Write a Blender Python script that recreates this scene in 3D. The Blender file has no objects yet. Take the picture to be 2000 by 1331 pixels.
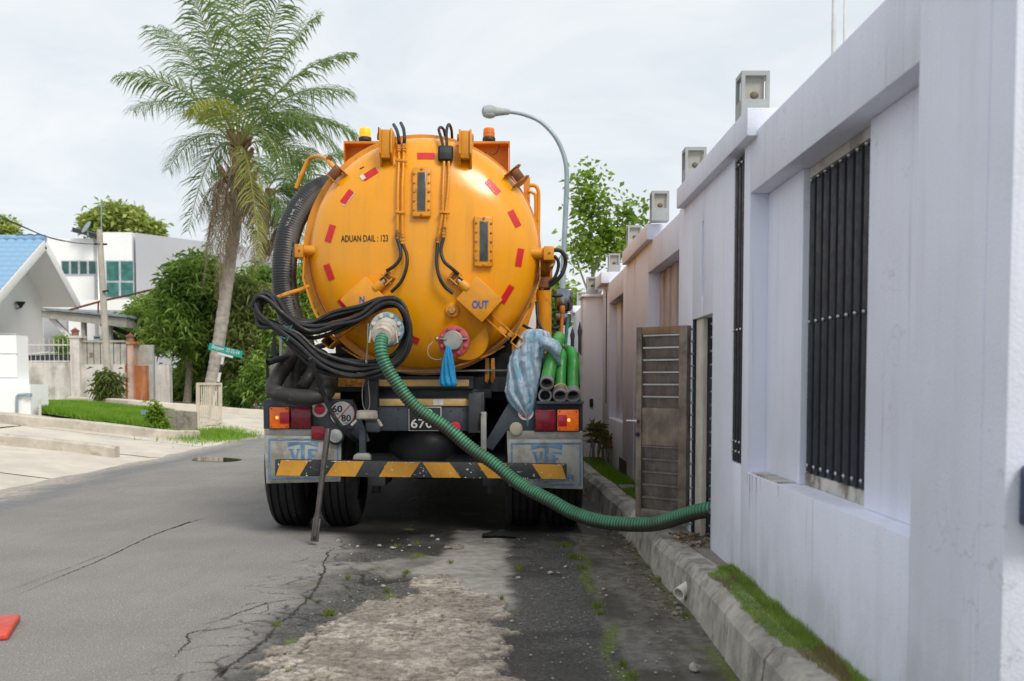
import bpy, bmesh, math, random
import numpy as np
from mathutils import Vector, Matrix, Euler
random.seed(7); RNG = np.random.default_rng(7)
sc = bpy.context.scene
COL = sc.collection
V = Vector
PI = math.pi

# ---------------------------------------------------------------- camera
H = 1.2; FPX = 2000.0; PITCH = math.radians(3.0); CX = 1000.0
Y0 = 741.0 + FPX * math.tan(PITCH)
cam = bpy.data.cameras.new('camera'); camo = bpy.data.objects.new('camera', cam); COL.objects.link(camo)
camo.location = (0, 0, H); camo.rotation_euler = (PI / 2 - PITCH, 0, 0)
cam.sensor_width = 36.0; cam.lens = 36.0 * FPX / 2000.0
cam.shift_y = (Y0 - 665.5) / 2000.0
cam.clip_start = 0.05; cam.clip_end = 3000
cam.dof.use_dof = True; cam.dof.focus_distance = 7.7; cam.dof.aperture_fstop = 3.2
sc.camera = camo
sc.cycles.use_denoising = True; sc.cycles.denoising_prefilter = 'NONE'; sc.cycles.denoising_input_passes = 'RGB_ALBEDO_NORMAL'; sc.cycles.use_adaptive_sampling = False; sc.cycles.sample_clamp_indirect = 4.0

# ---------------------------------------------------------------- world: thin bright overcast over a Nishita sky
SUN_EL = math.radians(46); SUN_AZ = math.radians(146)      # azimuth from +Y, clockwise; veiled sun behind the right shoulder
world = bpy.data.worlds.new('World'); sc.world = world; world.use_nodes = True
nt = world.node_tree; nt.nodes.clear(); N = nt.nodes; L = nt.links
out = N.new('ShaderNodeOutputWorld'); bg = N.new('ShaderNodeBackground'); bg.inputs['Strength'].default_value = 0.0685
sky = N.new('ShaderNodeTexSky'); sky.sky_type = 'NISHITA'; sky.sun_disc = False
sky.sun_elevation = SUN_EL; sky.sun_rotation = SUN_AZ
tc = N.new('ShaderNodeTexCoord'); sep = N.new('ShaderNodeSeparateXYZ'); L.new(tc.outputs['Generated'], sep.inputs[0])
def wmath(op, a, b):
    m = N.new('ShaderNodeMath'); m.operation = op
    for i, x in enumerate((a, b)):
        if isinstance(x, (int, float)): m.inputs[i].default_value = x
        else: L.new(x, m.inputs[i])
    return m.outputs[0]
zz = wmath('ADD', wmath('MAXIMUM', sep.outputs['Z'], 0.0), 0.16)
comb = N.new('ShaderNodeCombineXYZ'); L.new(wmath('DIVIDE', sep.outputs['X'], zz), comb.inputs[0]); L.new(wmath('DIVIDE', sep.outputs['Y'], zz), comb.inputs[1])
cn = N.new('ShaderNodeTexNoise'); cn.inputs['Scale'].default_value = 1.5; cn.inputs['Detail'].default_value = 9; cn.inputs['Roughness'].default_value = 0.62; cn.inputs['Distortion'].default_value = 0.5
L.new(comb.outputs[0], cn.inputs['Vector'])
cr = N.new('ShaderNodeValToRGB'); cr.color_ramp.elements[0].position = 0.30; cr.color_ramp.elements[1].position = 0.66
cr.color_ramp.elements[0].color = (7.3, 8.05, 8.6, 1); cr.color_ramp.elements[1].color = (9.4, 9.6, 9.75, 1)
L.new(cn.outputs['Fac'], cr.inputs[0])
mx = N.new('ShaderNodeMix'); mx.data_type = 'RGBA'; mx.inputs[0].default_value = 0.90
L.new(sky.outputs[0], mx.inputs[6]); L.new(cr.outputs[0], mx.inputs[7])
L.new(mx.outputs[2], bg.inputs['Color']); L.new(bg.outputs[0], out.inputs['Surface'])

sl = bpy.data.lights.new('sun', 'SUN'); slo = bpy.data.objects.new('sun', sl); COL.objects.link(slo)
sl.energy = 1.5; sl.angle = math.radians(20); sl.color = (1.0, 0.95, 0.87)
sd = V((math.sin(SUN_AZ) * math.cos(SUN_EL), math.cos(SUN_AZ) * math.cos(SUN_EL), math.sin(SUN_EL)))
slo.rotation_euler = sd.to_track_quat('Z', 'Y').to_euler(); slo.location = (-6, -4, 12)
vs = sc.view_settings; vs.view_transform = 'Standard'; vs.look = 'None'; vs.exposure = 0.62; vs.gamma = 1.0; vs.use_curve_mapping = False

# ---------------------------------------------------------------- survey helpers: photo bearings -> places on real planes
CAM = V((0, 0, H)); FW = V((0, math.cos(PITCH), -math.sin(PITCH))); UP = V((0, math.sin(PITCH), math.cos(PITCH))); RT = V((1, 0, 0))
def ray(px, py): return RT * ((px - CX) / FPX) + UP * ((Y0 - py) / FPX) + FW
def P(px, py, Y): d = ray(px, py); return CAM + d * (Y / d.y)
def G(px, py, z=0.0): d = ray(px, py); return CAM + d * ((z - H) / d.z)
def W(px, py, X): d = ray(px, py); return CAM + d * (X / d.x)
def S(px, Y): return px * Y / FPX
def zl(x): t = min(1, max(0, (-5.6 - x) / 4.4)); return 0.012 + 0.53 * t
def GL(px, py, dz=0.0):
    z = .3
    for _ in range(25): z = .5 * z + .5 * (zl(G(px, py, z).x) + dz)
    return G(px, py, z)
def crom(pts, n=6, closed=False):
    pts = [V(p) for p in pts]; m = len(pts); o = []
    for i in range(m if closed else m - 1):
        if closed: a, b, c, d = pts[i - 1], pts[i], pts[(i + 1) % m], pts[(i + 2) % m]
        else: a, b, c, d = pts[max(i - 1, 0)], pts[i], pts[i + 1], pts[min(i + 2, m - 1)]
        for k in range(n):
            t = k / n
            o.append(.5 * ((2 * b) + (c - a) * t + (2 * a - 5 * b + 4 * c - d) * t * t + (3 * b - a - 3 * c + d) * t ** 3))
    if not closed: o.append(pts[-1])
    return o

# ---------------------------------------------------------------- mesh helper
class MB:
    def __init__(s): s.v = []; s.f = []
    def add(s, vs, fs):
        o = len(s.v); s.v += [tuple(p) for p in vs]; s.f += [tuple(i + o for i in f) for f in fs]; return s
    def box(s, c, size, rot=None):
        c = V(c); hx, hy, hz = [k / 2 for k in size]
        R = rot if isinstance(rot, Matrix) else (Euler(rot).to_matrix() if rot else Matrix.Identity(3))
        vs = [c + R @ V((x * hx, y * hy, z * hz)) for x in (-1, 1) for y in (-1, 1) for z in (-1, 1)]
        return s.add(vs, [(0, 1, 3, 2), (4, 6, 7, 5), (0, 4, 5, 1), (2, 3, 7, 6), (0, 2, 6, 4), (1, 5, 7, 3)])
    def bb(s, x0, x1, y0, y1, z0, z1): return s.box(((x0 + x1) / 2, (y0 + y1) / 2, (z0 + z1) / 2), (x1 - x0, y1 - y0, z1 - z0))
    def pbox(s, x0, y0, x1, y1, Y, d):                      # box whose rear-facing face covers the bearing window at depth Y
        a, b = P(x0, y0, Y), P(x1, y1, Y); return s.bb(a.x, b.x, Y, Y + d, b.z, a.z)
    def bar(s, a, b, w, h, up=(0, 0, 1)):
        a, b = V(a), V(b); d = (b - a); l = d.length; d.normalize(); u = V(up); r = d.cross(u)
        if r.length < 1e-4: r = d.cross(V((1, 0, 0)))
        r.normalize(); u = r.cross(d)
        return s.box((a + b) / 2, (w, l, h), Matrix((r, d, u)).transposed())
    def tube(s, pts, r, n=10, cap=True, closed=False, rad=None):
        pts = [V(p) for p in pts]; m = len(pts); rings = []; u = None
        for i in range(m):
            a = pts[i - 1] if (i > 0 or closed) else pts[0]; b = pts[(i + 1) % m] if (i < m - 1 or closed) else pts[-1]
            t = (b - a).normalized()
            if u is None:
                u = t.cross(V((0, 0, 1)))
                if u.length < .05: u = t.cross(V((0, 1, 0)))
            u = (u - t * u.dot(t)).normalized(); w = t.cross(u)
            rr = rad(i / (m - 1)) * r if rad else r
            rings.append([pts[i] + (u * math.cos(2 * PI * k / n) + w * math.sin(2 * PI * k / n)) * rr for k in range(n)])
        vs = [p for q in rings for p in q]; fs = []
        for i in range(m if closed else m - 1):
            j = (i + 1) % m
            for k in range(n): fs.append((i * n + k, i * n + (k + 1) % n, j * n + (k + 1) % n, j * n + k))
        if cap and not closed: fs += [tuple(range(n))[::-1], tuple((m - 1) * n + k for k in range(n))]
        return s.add(vs, fs)
    def cyl(s, a, b, r, r2=None, n=16):
        return s.lathe([(0, r), ((V(b) - V(a)).length, r if r2 is None else r2)], a, V(b) - V(a), n)
    def lathe(s, prof, o, ax, n=24, cap=True, up=None):
        o = V(o); ax = V(ax).normalized(); u = ax.cross(V(up) if up else V((0, 0, 1)))
        if u.length < .05: u = ax.cross(V((1, 0, 0)))
        u.normalize(); w = ax.cross(u); vs = []; fs = []; m = len(prof)
        for a, r in prof: vs += [o + ax * a + (u * math.cos(2 * PI * k / n) + w * math.sin(2 * PI * k / n)) * r for k in range(n)]
        for i in range(m - 1):
            for k in range(n): fs.append((i * n + k, i * n + (k + 1) % n, (i + 1) * n + (k + 1) % n, (i + 1) * n + k))
        if cap: fs += [tuple(range(n))[::-1], tuple((m - 1) * n + k for k in range(n))]
        return s.add(vs, fs)
    def prism(s, poly, vec):
        n = len(poly); vec = V(vec); a = [V(p) for p in poly]
        return s.add(a + [p + vec for p in a], [tuple(range(n))[::-1], tuple(range(n, 2 * n))] + [(i, (i + 1) % n, n + (i + 1) % n, n + i) for i in range(n)])
    def ppoly(s, pts, Y, d): return s.prism([P(x, y, Y) for x, y in pts], (0, d, 0))
    def grid(s, rows):
        n = len(rows); m = len(rows[0]); return s.add([p for r in rows for p in r], [(i * m + j, i * m + j + 1, (i + 1) * m + j + 1, (i + 1) * m + j) for i in range(n - 1) for j in range(m - 1)])
    def ball(s, c, r, sc3=(1, 1, 1), nu=14, nv=9):
        c = V(c); vs = []; fs = []
        for i in range(nv + 1):
            th = PI * i / nv
            for k in range(nu): vs.append(c + V((math.sin(th) * math.cos(2 * PI * k / nu) * r * sc3[0], math.sin(th) * math.sin(2 * PI * k / nu) * r * sc3[1], math.cos(th) * r * sc3[2])))
        for i in range(nv):
            for k in range(nu): fs.append((i * nu + k, (i + 1) * nu + k, (i + 1) * nu + (k + 1) % nu, i * nu + (k + 1) % nu))
        return s.add(vs, fs)
    def build(s, name, mat, parent=None, bevel=0, seg=2, smooth=True, ang=38, **kw):
        vs = np.array(s.v, dtype=float)
        if parent is not None: loc = WL[parent.name]
        else: lo, hi = vs.min(0), vs.max(0); loc = V(((lo[0] + hi[0]) / 2, (lo[1] + hi[1]) / 2, lo[2]))
        me = bpy.data.meshes.new(name); me.from_pydata((vs - np.array(loc)).tolist(), [], s.f)
        bm = bmesh.new(); bm.from_mesh(me); bmesh.ops.recalc_face_normals(bm, faces=bm.faces)
        if bevel:
            es = [e for e in bm.edges if len(e.link_faces) == 2 and e.calc_face_angle(0) > math.radians(30)]
            bmesh.ops.bevel(bm, geom=es, offset=bevel, segments=seg, affect='EDGES', profile=.5, clamp_overlap=True)
        bm.to_mesh(me); bm.free()
        return link(name, me, mat, parent, loc, smooth, ang, **kw)
WL = {}
def link(name, me, mat, parent, loc, smooth=True, ang=38, **kw):
    if smooth:
        me.shade_smooth(); me.set_sharp_from_angle(angle=math.radians(ang))
    if mat: me.materials.append(mat)
    o = bpy.data.objects.new(name, me); COL.objects.link(o)
    if parent is not None: o.parent = parent
    else: o.location = loc
    WL[o.name] = V(loc); tag(o, **kw); return o
def tag(o, label=None, cat=None, group=None, kind=None):
    if label: o['label'] = label
    if cat: o['category'] = cat
    if group: o['group'] = group
    if kind: o['kind'] = kind
    return o
def thing(name, label, cat, loc, group=None, kind=None):
    o = bpy.data.objects.new(name, None); COL.objects.link(o); o.location = V(loc); o.empty_display_size = .2
    WL[o.name] = V(loc); return tag(o, label, cat, group, kind)
def dup(root, loc, label=None, rotz=None, scale=None):
    def rec(o, par):
        c = o.copy(); COL.objects.link(c); c.parent = par
        for ch in [x for x in o.children]: rec(ch, c)
        return c
    r = rec(root, None); r.location = loc
    if label: r['label'] = label
    if rotz is not None: r.rotation_euler.z = rotz
    if scale: r.scale = (scale,) * 3
    WL[r.name] = V(loc); return r
def npmesh(name, verts, faces, mat, parent=None, loc=None, smooth=False, attrs=None, **kw):  # fast path for big numpy meshes (faces: (n,k))
    verts = np.asarray(verts, dtype=np.float64)
    if parent is not None: loc = WL[parent.name]
    elif loc is None: lo, hi = verts.min(0), verts.max(0); loc = V(((lo[0] + hi[0]) / 2, (lo[1] + hi[1]) / 2, lo[2]))
    faces = np.asarray(faces, dtype=np.int32); k = faces.shape[1]
    me = bpy.data.meshes.new(name); me.vertices.add(len(verts)); me.vertices.foreach_set('co', (verts - np.array(loc)).astype(np.float32).ravel())
    me.loops.add(faces.size); me.loops.foreach_set('vertex_index', faces.ravel())
    me.polygons.add(len(faces)); me.polygons.foreach_set('loop_start', np.arange(len(faces), dtype=np.int32) * k)
    me.update(calc_edges=True); me.validate()
    if attrs:
        for an, arr in attrs.items():
            at = me.attributes.new(an, 'FLOAT', 'POINT'); at.data.foreach_set('value', np.asarray(arr, dtype=np.float32).ravel())
    if smooth: me.shade_smooth()
    if mat: me.materials.append(mat)
    o = bpy.data.objects.new(name, me); COL.objects.link(o)
    if parent is not None: o.parent = parent
    else: o.location = loc
    WL[o.name] = V(loc); return tag(o, **kw)

# vectorised noise for relief
def _h(ix, iy, s=0):
    n = (ix.astype(np.int64) * 374761393 + iy.astype(np.int64) * 668265263 + s * 974711) & 0x7fffffff
    n = ((n ^ (n >> 13)) * 1274126177) & 0x7fffffff
    return ((n ^ (n >> 16)) & 0xffff) / 65535.0
def vnoise(x, y, s=0):
    ix, iy = np.floor(x), np.floor(y); fx, fy = x - ix, y - iy; fx = fx * fx * (3 - 2 * fx); fy = fy * fy * (3 - 2 * fy)
    a, b, c, d = _h(ix, iy, s), _h(ix + 1, iy, s), _h(ix, iy + 1, s), _h(ix + 1, iy + 1, s)
    return (a * (1 - fx) + b * fx) * (1 - fy) + (c * (1 - fx) + d * fx) * fy
def fbm(x, y, o=4, s=0):
    r = 0; a = .5; t = 0
    for k in range(o): r = r + a * vnoise(x * 2 ** k, y * 2 ** k, s + k); t += a; a *= .5
    return r / t
def voro(x, y, s=0):
    ix, iy = np.floor(x), np.floor(y); d1 = np.full(x.shape, 9.); d2 = np.full(x.shape, 9.); cid = np.zeros(x.shape)
    for dx in (-1, 0, 1):
        for dy in (-1, 0, 1):
            cx, cy = ix + dx, iy + dy; qx = cx + _h(cx, cy, s + 11); qy = cy + _h(cx, cy, s + 23)
            d = np.hypot(qx - x, qy - y); near = d < d1
            d2 = np.where(near, d1, np.minimum(d2, d)); cid = np.where(near, _h(cx, cy, s + 5), cid); d1 = np.where(near, d, d1)
    return d1, d2 - d1, cid
def sst(a, b, x): t = np.clip((x - a) / (b - a), 0, 1); return t * t * (3 - 2 * t)

# ---------------------------------------------------------------- materials
def _mix(nt, fac, a, b, blend='MIX'):
    m = nt.nodes.new('ShaderNodeMix'); m.data_type = 'RGBA'; m.blend_type = blend
    for sock, x in ((m.inputs[0], fac), (m.inputs[6], a), (m.inputs[7], b)):
        if isinstance(x, (int, float)): sock.default_value = x
        elif isinstance(x, tuple): sock.default_value = (*x[:3], 1)
        else: nt.links.new(x, sock)
    return m.outputs[2]
def _noise(nt, vec, scale, detail=5, rough=.6, lo=.35, hi=.65, dist=0):
    n = nt.nodes.new('ShaderNodeTexNoise'); n.inputs['Scale'].default_value = scale; n.inputs['Detail'].default_value = detail; n.inputs['Roughness'].default_value = rough; n.inputs['Distortion'].default_value = dist
    nt.links.new(vec, n.inputs['Vector']); r = nt.nodes.new('ShaderNodeMapRange'); r.inputs[1].default_value = lo; r.inputs[2].default_value = hi; r.interpolation_type = 'SMOOTHSTEP'
    nt.links.new(n.outputs['Fac'], r.inputs[0]); return r.outputs[0]
def _map(nt, vec, scale):
    m = nt.nodes.new('ShaderNodeMapping'); m.inputs['Scale'].default_value = scale; nt.links.new(vec, m.inputs['Vector']); return m.outputs[0]
def _attr(nt, name): a = nt.nodes.new('ShaderNodeAttribute'); a.attribute_name = name; return a.outputs['Fac']
def _mul(nt, a, b):
    m = nt.nodes.new('ShaderNodeMath'); m.operation = 'MULTIPLY'
    for i, x in enumerate((a, b)):
        if isinstance(x, (int, float)): m.inputs[i].default_value = x
        else: nt.links.new(x, m.inputs[i])
    return m.outputs[0]
MATS = {}
def M(name, col, rough=.5, metal=0, var=.12, vs=5, dirt=None, da=.6, ds=3, dlo=.5, dhi=.75, streak=None, sa=.5, ss=(14, 14, .9), bump=0, bs=60, coat=0, emit=None, es=0, trans=0, spec=.5, sss=0, layers=None):
    """base colour with broad tone variation, blotchy dirt, vertical run-off streaks and fine relief"""
    m = bpy.data.materials.new(name); m.use_nodes = True; nt = m.node_tree; b = nt.nodes['Principled BSDF']
    tc = nt.nodes.new('ShaderNodeTexCoord').outputs['Object']
    c = _mix(nt, _noise(nt, tc, vs), tuple(k * (1 - var) for k in col), tuple(min(1, k * (1 + var)) for k in col))
    if streak: c = _mix(nt, _mul(nt, _noise(nt, _map(nt, tc, ss), 1, 6, .65, .48, .75), sa), c, streak)
    if dirt: c = _mix(nt, _mul(nt, _noise(nt, tc, ds, 8, .68, dlo, dhi), da), c, dirt)
    for an, lc in (layers or []): c = _mix(nt, _attr(nt, an), c, lc)
    nt.links.new(c, b.inputs['Base Color'])
    b.inputs['Metallic'].default_value = metal; b.inputs['Specular IOR Level'].default_value = spec
    rr = nt.nodes.new('ShaderNodeMapRange'); rr.inputs[3].default_value = max(.02, rough - .08); rr.inputs[4].default_value = min(1, rough + .1); nt.links.new(_noise(nt, tc, vs * 2.3), rr.inputs[0]); nt.links.new(rr.outputs[0], b.inputs['Roughness'])
    if coat: b.inputs['Coat Weight'].default_value = coat; b.inputs['Coat Roughness'].default_value = .18
    if emit: b.inputs['Emission Color'].default_value = (*emit, 1); b.inputs['Emission Strength'].default_value = es
    if trans: b.inputs['Transmission Weight'].default_value = trans
    if bump:
        n = nt.nodes.new('ShaderNodeTexNoise'); n.inputs['Scale'].default_value = bs; n.inputs['Detail'].default_value = 6; nt.links.new(tc, n.inputs['Vector'])
        bp = nt.nodes.new('ShaderNodeBump'); bp.inputs['Strength'].default_value = bump; bp.inputs['Distance'].default_value = .01; nt.links.new(n.outputs['Fac'], bp.inputs['Height']); nt.links.new(bp.outputs[0], b.inputs['Normal'])
    MATS[name] = m; return m
def leafmat(name, cols, rough=.5, trans=.35, attr='tone'):
    m = bpy.data.materials.new(name); m.use_nodes = True; nt = m.node_tree; b = nt.nodes['Principled BSDF']
    r = nt.nodes.new('ShaderNodeValToRGB'); e = r.color_ramp.elements
    for i, c in enumerate(cols):
        q = e[i] if i < 2 else e.new(1.0)
        q.position = i / (len(cols) - 1); q.color = (*c, 1)
    nt.links.new(_attr(nt, attr), r.inputs[0]); nt.links.new(r.outputs[0], b.inputs['Base Color']); b.inputs['Roughness'].default_value = rough; b.inputs['Specular IOR Level'].default_value = .4
    t = nt.nodes.new('ShaderNodeBsdfTranslucent'); nt.links.new(_mix(nt, .5, r.outputs[0], (.25, .4, .03)), t.inputs['Color'])
    mxs = nt.nodes.new('ShaderNodeMixShader'); mxs.inputs[0].default_value = trans; nt.links.new(b.outputs[0], mxs.inputs[1]); nt.links.new(t.outputs[0], mxs.inputs[2])
    nt.links.new(mxs.outputs[0], nt.nodes['Material Output'].inputs['Surface']); return m

def textverts(s, bold=0.0, spacing=1.0):
    cu = bpy.data.curves.new('lettering', 'FONT'); cu.body = s; cu.offset = bold; cu.resolution_u = 3; cu.space_character = spacing
    o = bpy.data.objects.new('lettering', cu); COL.objects.link(o); dg = bpy.context.evaluated_depsgraph_get(); me = o.evaluated_get(dg).to_mesh()
    v = np.array([tuple(p.co) for p in me.vertices]); f = [tuple(p.vertices) for p in me.polygons]
    o.evaluated_get(dg).to_mesh_clear(); bpy.data.objects.remove(o); bpy.data.curves.remove(cu)
    v[:, :2] -= v[:, :2].min(0); v[:, :2] /= v[:, :2].max(0); return v, f
def lettering(s, box, fn, mat, parent, bold=0.0, rot=0.0, name='lettering'):
    v, f = textverts(s, bold); x0, y0, x1, y1 = box; cx, cy = (x0 + x1) / 2, (y0 + y1) / 2; pts = []
    for q in v:
        a, b = (q[0] - .5) * (x1 - x0), (.5 - q[1]) * (y1 - y0)
        pts.append(fn(cx + a * math.cos(rot) - b * math.sin(rot), cy + a * math.sin(rot) + b * math.cos(rot)))
    mb = MB(); mb.add(pts, f); return mb.build(name, mat, parent, smooth=False)

def leafcloud(name, pos, dirs, length, width, mat, parent=None, tone=None, droop=0.0, loc=None, **kw):
    """many leaf blades: each a folded diamond of two triangles pairs; pos/dirs (n,3)"""
    n = len(pos); d = dirs / (np.linalg.norm(dirs, axis=1, keepdims=True) + 1e-9); L_ = np.asarray(length).reshape(-1, 1) * np.ones((n, 1)); W_ = np.asarray(width).reshape(-1, 1) * np.ones((n, 1))
    up = RNG.normal(0, .5, (n, 3)) + np.array([0, 0, 1.0]); s = np.cross(d, up); s /= (np.linalg.norm(s, axis=1, keepdims=True) + 1e-9); nn = np.cross(s, d)
    mid = pos + d * L_ * .45; tip = pos + d * L_ - np.array([0, 0, 1.0]) * droop * L_
    v = np.stack([pos, mid + s * W_ * .5 + nn * W_ * .12, tip, mid - s * W_ * .5 + nn * W_ * .12], 1).reshape(-1, 3)
    i = np.arange(n)[:, None] * 4; f = np.concatenate([i + np.array([[0, 1, 2]]), i + np.array([[0, 2, 3]])], 0)
    t = RNG.random(n) if tone is None else tone
    return npmesh(name, v, f, mat, parent, loc, attrs={'tone': np.repeat(t, 4)}, **kw)

# ================================================================ SETTING
XW = 1.15                                                    # street face of the boundary wall
def poly_sd(x, y, poly):                                      # signed distance (negative inside)
    d = np.full(x.shape, 1e9); ins = np.zeros(x.shape, bool); n = len(poly)
    for i in range(n):
        ax, ay = poly[i]; bx, by = poly[(i + 1) % n]; ex, ey = bx - ax, by - ay
        t = np.clip(((x - ax) * ex + (y - ay) * ey) / (ex * ex + ey * ey), 0, 1); d = np.minimum(d, np.hypot(x - ax - t * ex, y - ay - t * ey))
        c = (ay > y) != (by > y); xi = ax + (y - ay) * ex / (ey if abs(ey) > 1e-9 else 1e-9); ins ^= c & (x < xi)
    return np.where(ins, -d, d)
def gp(pts): return [(G(a, b).x, G(a, b).y) for a, b in pts]

# --- asphalt road with a broken edge: real relief near the camera, wear and under-truck shade as painted-on material masks
def road():
    xs = np.concatenate([np.arange(-5.6, -1.75, .22), np.arange(-1.75, .935, .0125), [.94, 1.0]])
    ys = np.concatenate([np.arange(-3, 3.7, .3), np.arange(3.7, 8.3, .0145), np.arange(8.3, 12, .12), np.arange(12, 70, 1.0)])
    X, Y = np.meshgrid(xs, ys); sh = X.shape; x, y = X.ravel(), Y.ravel()
    w1 = (fbm(x * 2.2, y * 2.2, 5, 1) - .5); w2 = (fbm(x * 9, y * 9, 4, 5) - .5)
    wx = x + w1 * .34 + w2 * .12
    broken = sst(-1.30, -1.02, wx) * (1 - sst(.44, .52, x + w1 * .12 + w2 * .05))
    gut = sst(.44, .52, x + w1 * .12 + w2 * .05)
    pale = gp([(505, 1290), (560, 1250), (640, 1212), (720, 1190), (790, 1158), (800, 1140), (835, 1122), (905, 1118), (912, 1150), (985, 1178), (1000, 1215), (985, 1331), (960, 1500), (560, 1500)])
    sd = poly_sd(x, y, pale) + w2 * .26 + w1 * .26
    d1, e1, c1 = voro(x * 6.0 + w2 * 2.6, y * 7.5 + w1 * 3, 3); d2, e2, c2 = voro(x * 19, y * 15, 9)
    pm = 1 - sst(-.015, .02, sd)
    flake = sst(.40, .60, fbm(x * 5.5, y * 8, 6, 31) + pm * .02)
    strip = gp([(895, 1035), (985, 1035), (1000, 1190), (960, 1200), (900, 1165), (800, 1110), (860, 1090)])
    sm = (1 - sst(-.04, .06, poly_sd(x, y, strip) + w2 * .12 + w1 * .1)) * (1 - pm)
    m3 = gp([(590, 1105), (880, 1085), (830, 1125), (700, 1112)]); sm = np.maximum(sm, .55 * (1 - sst(-.05, .08, poly_sd(x, y, m3) + w2 * .2)) * (1 - pm))
    band = np.exp(-((x + 1.12 + w1 * .4) / .24) ** 2) * sst(3.6, 4.2, y) * (1 - sst(7.2, 8.0, y))
    dd, ee, cc = voro(x * 4.2 + w1 * 1.6, y * 6.5 + w2 * 1.0, 17)
    crack = (1 - sst(.02, .075, ee)) * np.clip(band * 1.8, 0, 1) * sst(.15, .4, vnoise(x * 3, y * 3, 77) + band * .35)
    crack = np.maximum(crack, (1 - sst(.015, .075, e1)) * pm * .95 * sst(.30, .55, vnoise(x * 2.5, y * 2.5, 42) + .35 * sst(-.25, .0, sd) - .1))
    hole = gp([(685, 1128), (760, 1122), (830, 1118), (800, 1134), (720, 1138)]); hm = 1 - sst(-.03, .03, poly_sd(x, y, hole) + w2 * .1)
    z = np.zeros_like(x)
    z += broken * (-.006 + .012 * (fbm(x * 14, y * 14, 4, 8) - .5) + .014 * (w1)) * (1 - pm)
    z += pm * (.013 + .005 * (c1 - .5) + .006 * w1 + .004 * w2 + .003 * (flake - .5) - .007 * (1 - sst(.0, .06, e1)) * sst(.3, .6, vnoise(x * 2.5, y * 2.5, 42)))
    z -= crack * .012 + hm * .03 + gut * .004
    ridge = (1 - sst(.0, .05, np.abs(sd + .01))); z += ridge * .008 * sst(.4, .6, vnoise(x * 12, y * 12, 51))
    z += gut * .010 * w1
    oil = gp([(560, 1030), (640, 1040), (700, 1066), (790, 1062), (870, 1036), (930, 1030), (1190, 1045), (1110, 900), (660, 900)]); om = (1 - sst(-.12, .15, poly_sd(x, y, oil) + w1 * .35 + w2 * .1))  # oil stain, enlarged to paint in the shade under the truck
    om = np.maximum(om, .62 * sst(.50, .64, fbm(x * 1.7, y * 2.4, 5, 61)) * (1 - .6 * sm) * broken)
    moss = np.exp(-((x - .47 - w1 * .12) / .035) ** 2) * sst(.42, .58, vnoise(x * 6, y * 3.2, 91)) * (1 - sst(7.0, 7.8, y))
    moss = np.maximum(moss, np.exp(-((x - .90) / .05) ** 2) * sst(.45, .6, vnoise(x * 5, y * 2.5, 93)) * .8)
    moss = np.maximum(moss, broken * (1 - pm) * sst(.74, .84, fbm(x * 6, y * 6, 3, 95)) * .8)
    damp = gut * sst(.44, .66, fbm(x * 4, y * 1.5, 5, 71))
    dust = sst(-5.05, -5.5, x + w1 * .9 + w2 * .25) * .85
    side = sst(-4.75, -4.5, x + (y - 9) * .03 + w1 * .5); newband = (1 - side)
    nx, ny = len(xs), len(ys); i = (np.arange(ny - 1)[:, None] * nx + np.arange(nx - 1)[None]).ravel()
    f = np.stack([i, i + 1, i + nx + 1, i + nx], 1)
    tone = fbm(x * .8, y * .5, 4, 3)
    return np.stack([x, y, z], 1), f, dict(broken=broken, gutter=gut, pale=pm * (.35 + .65 * flake), slab=sm, crack=np.clip(crack + hm * .7, 0, 1), oil=om * (1 - pm * .7), moss=moss, damp=damp, dust=dust, seal=newband, brown=pm * (1 - flake))
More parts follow.
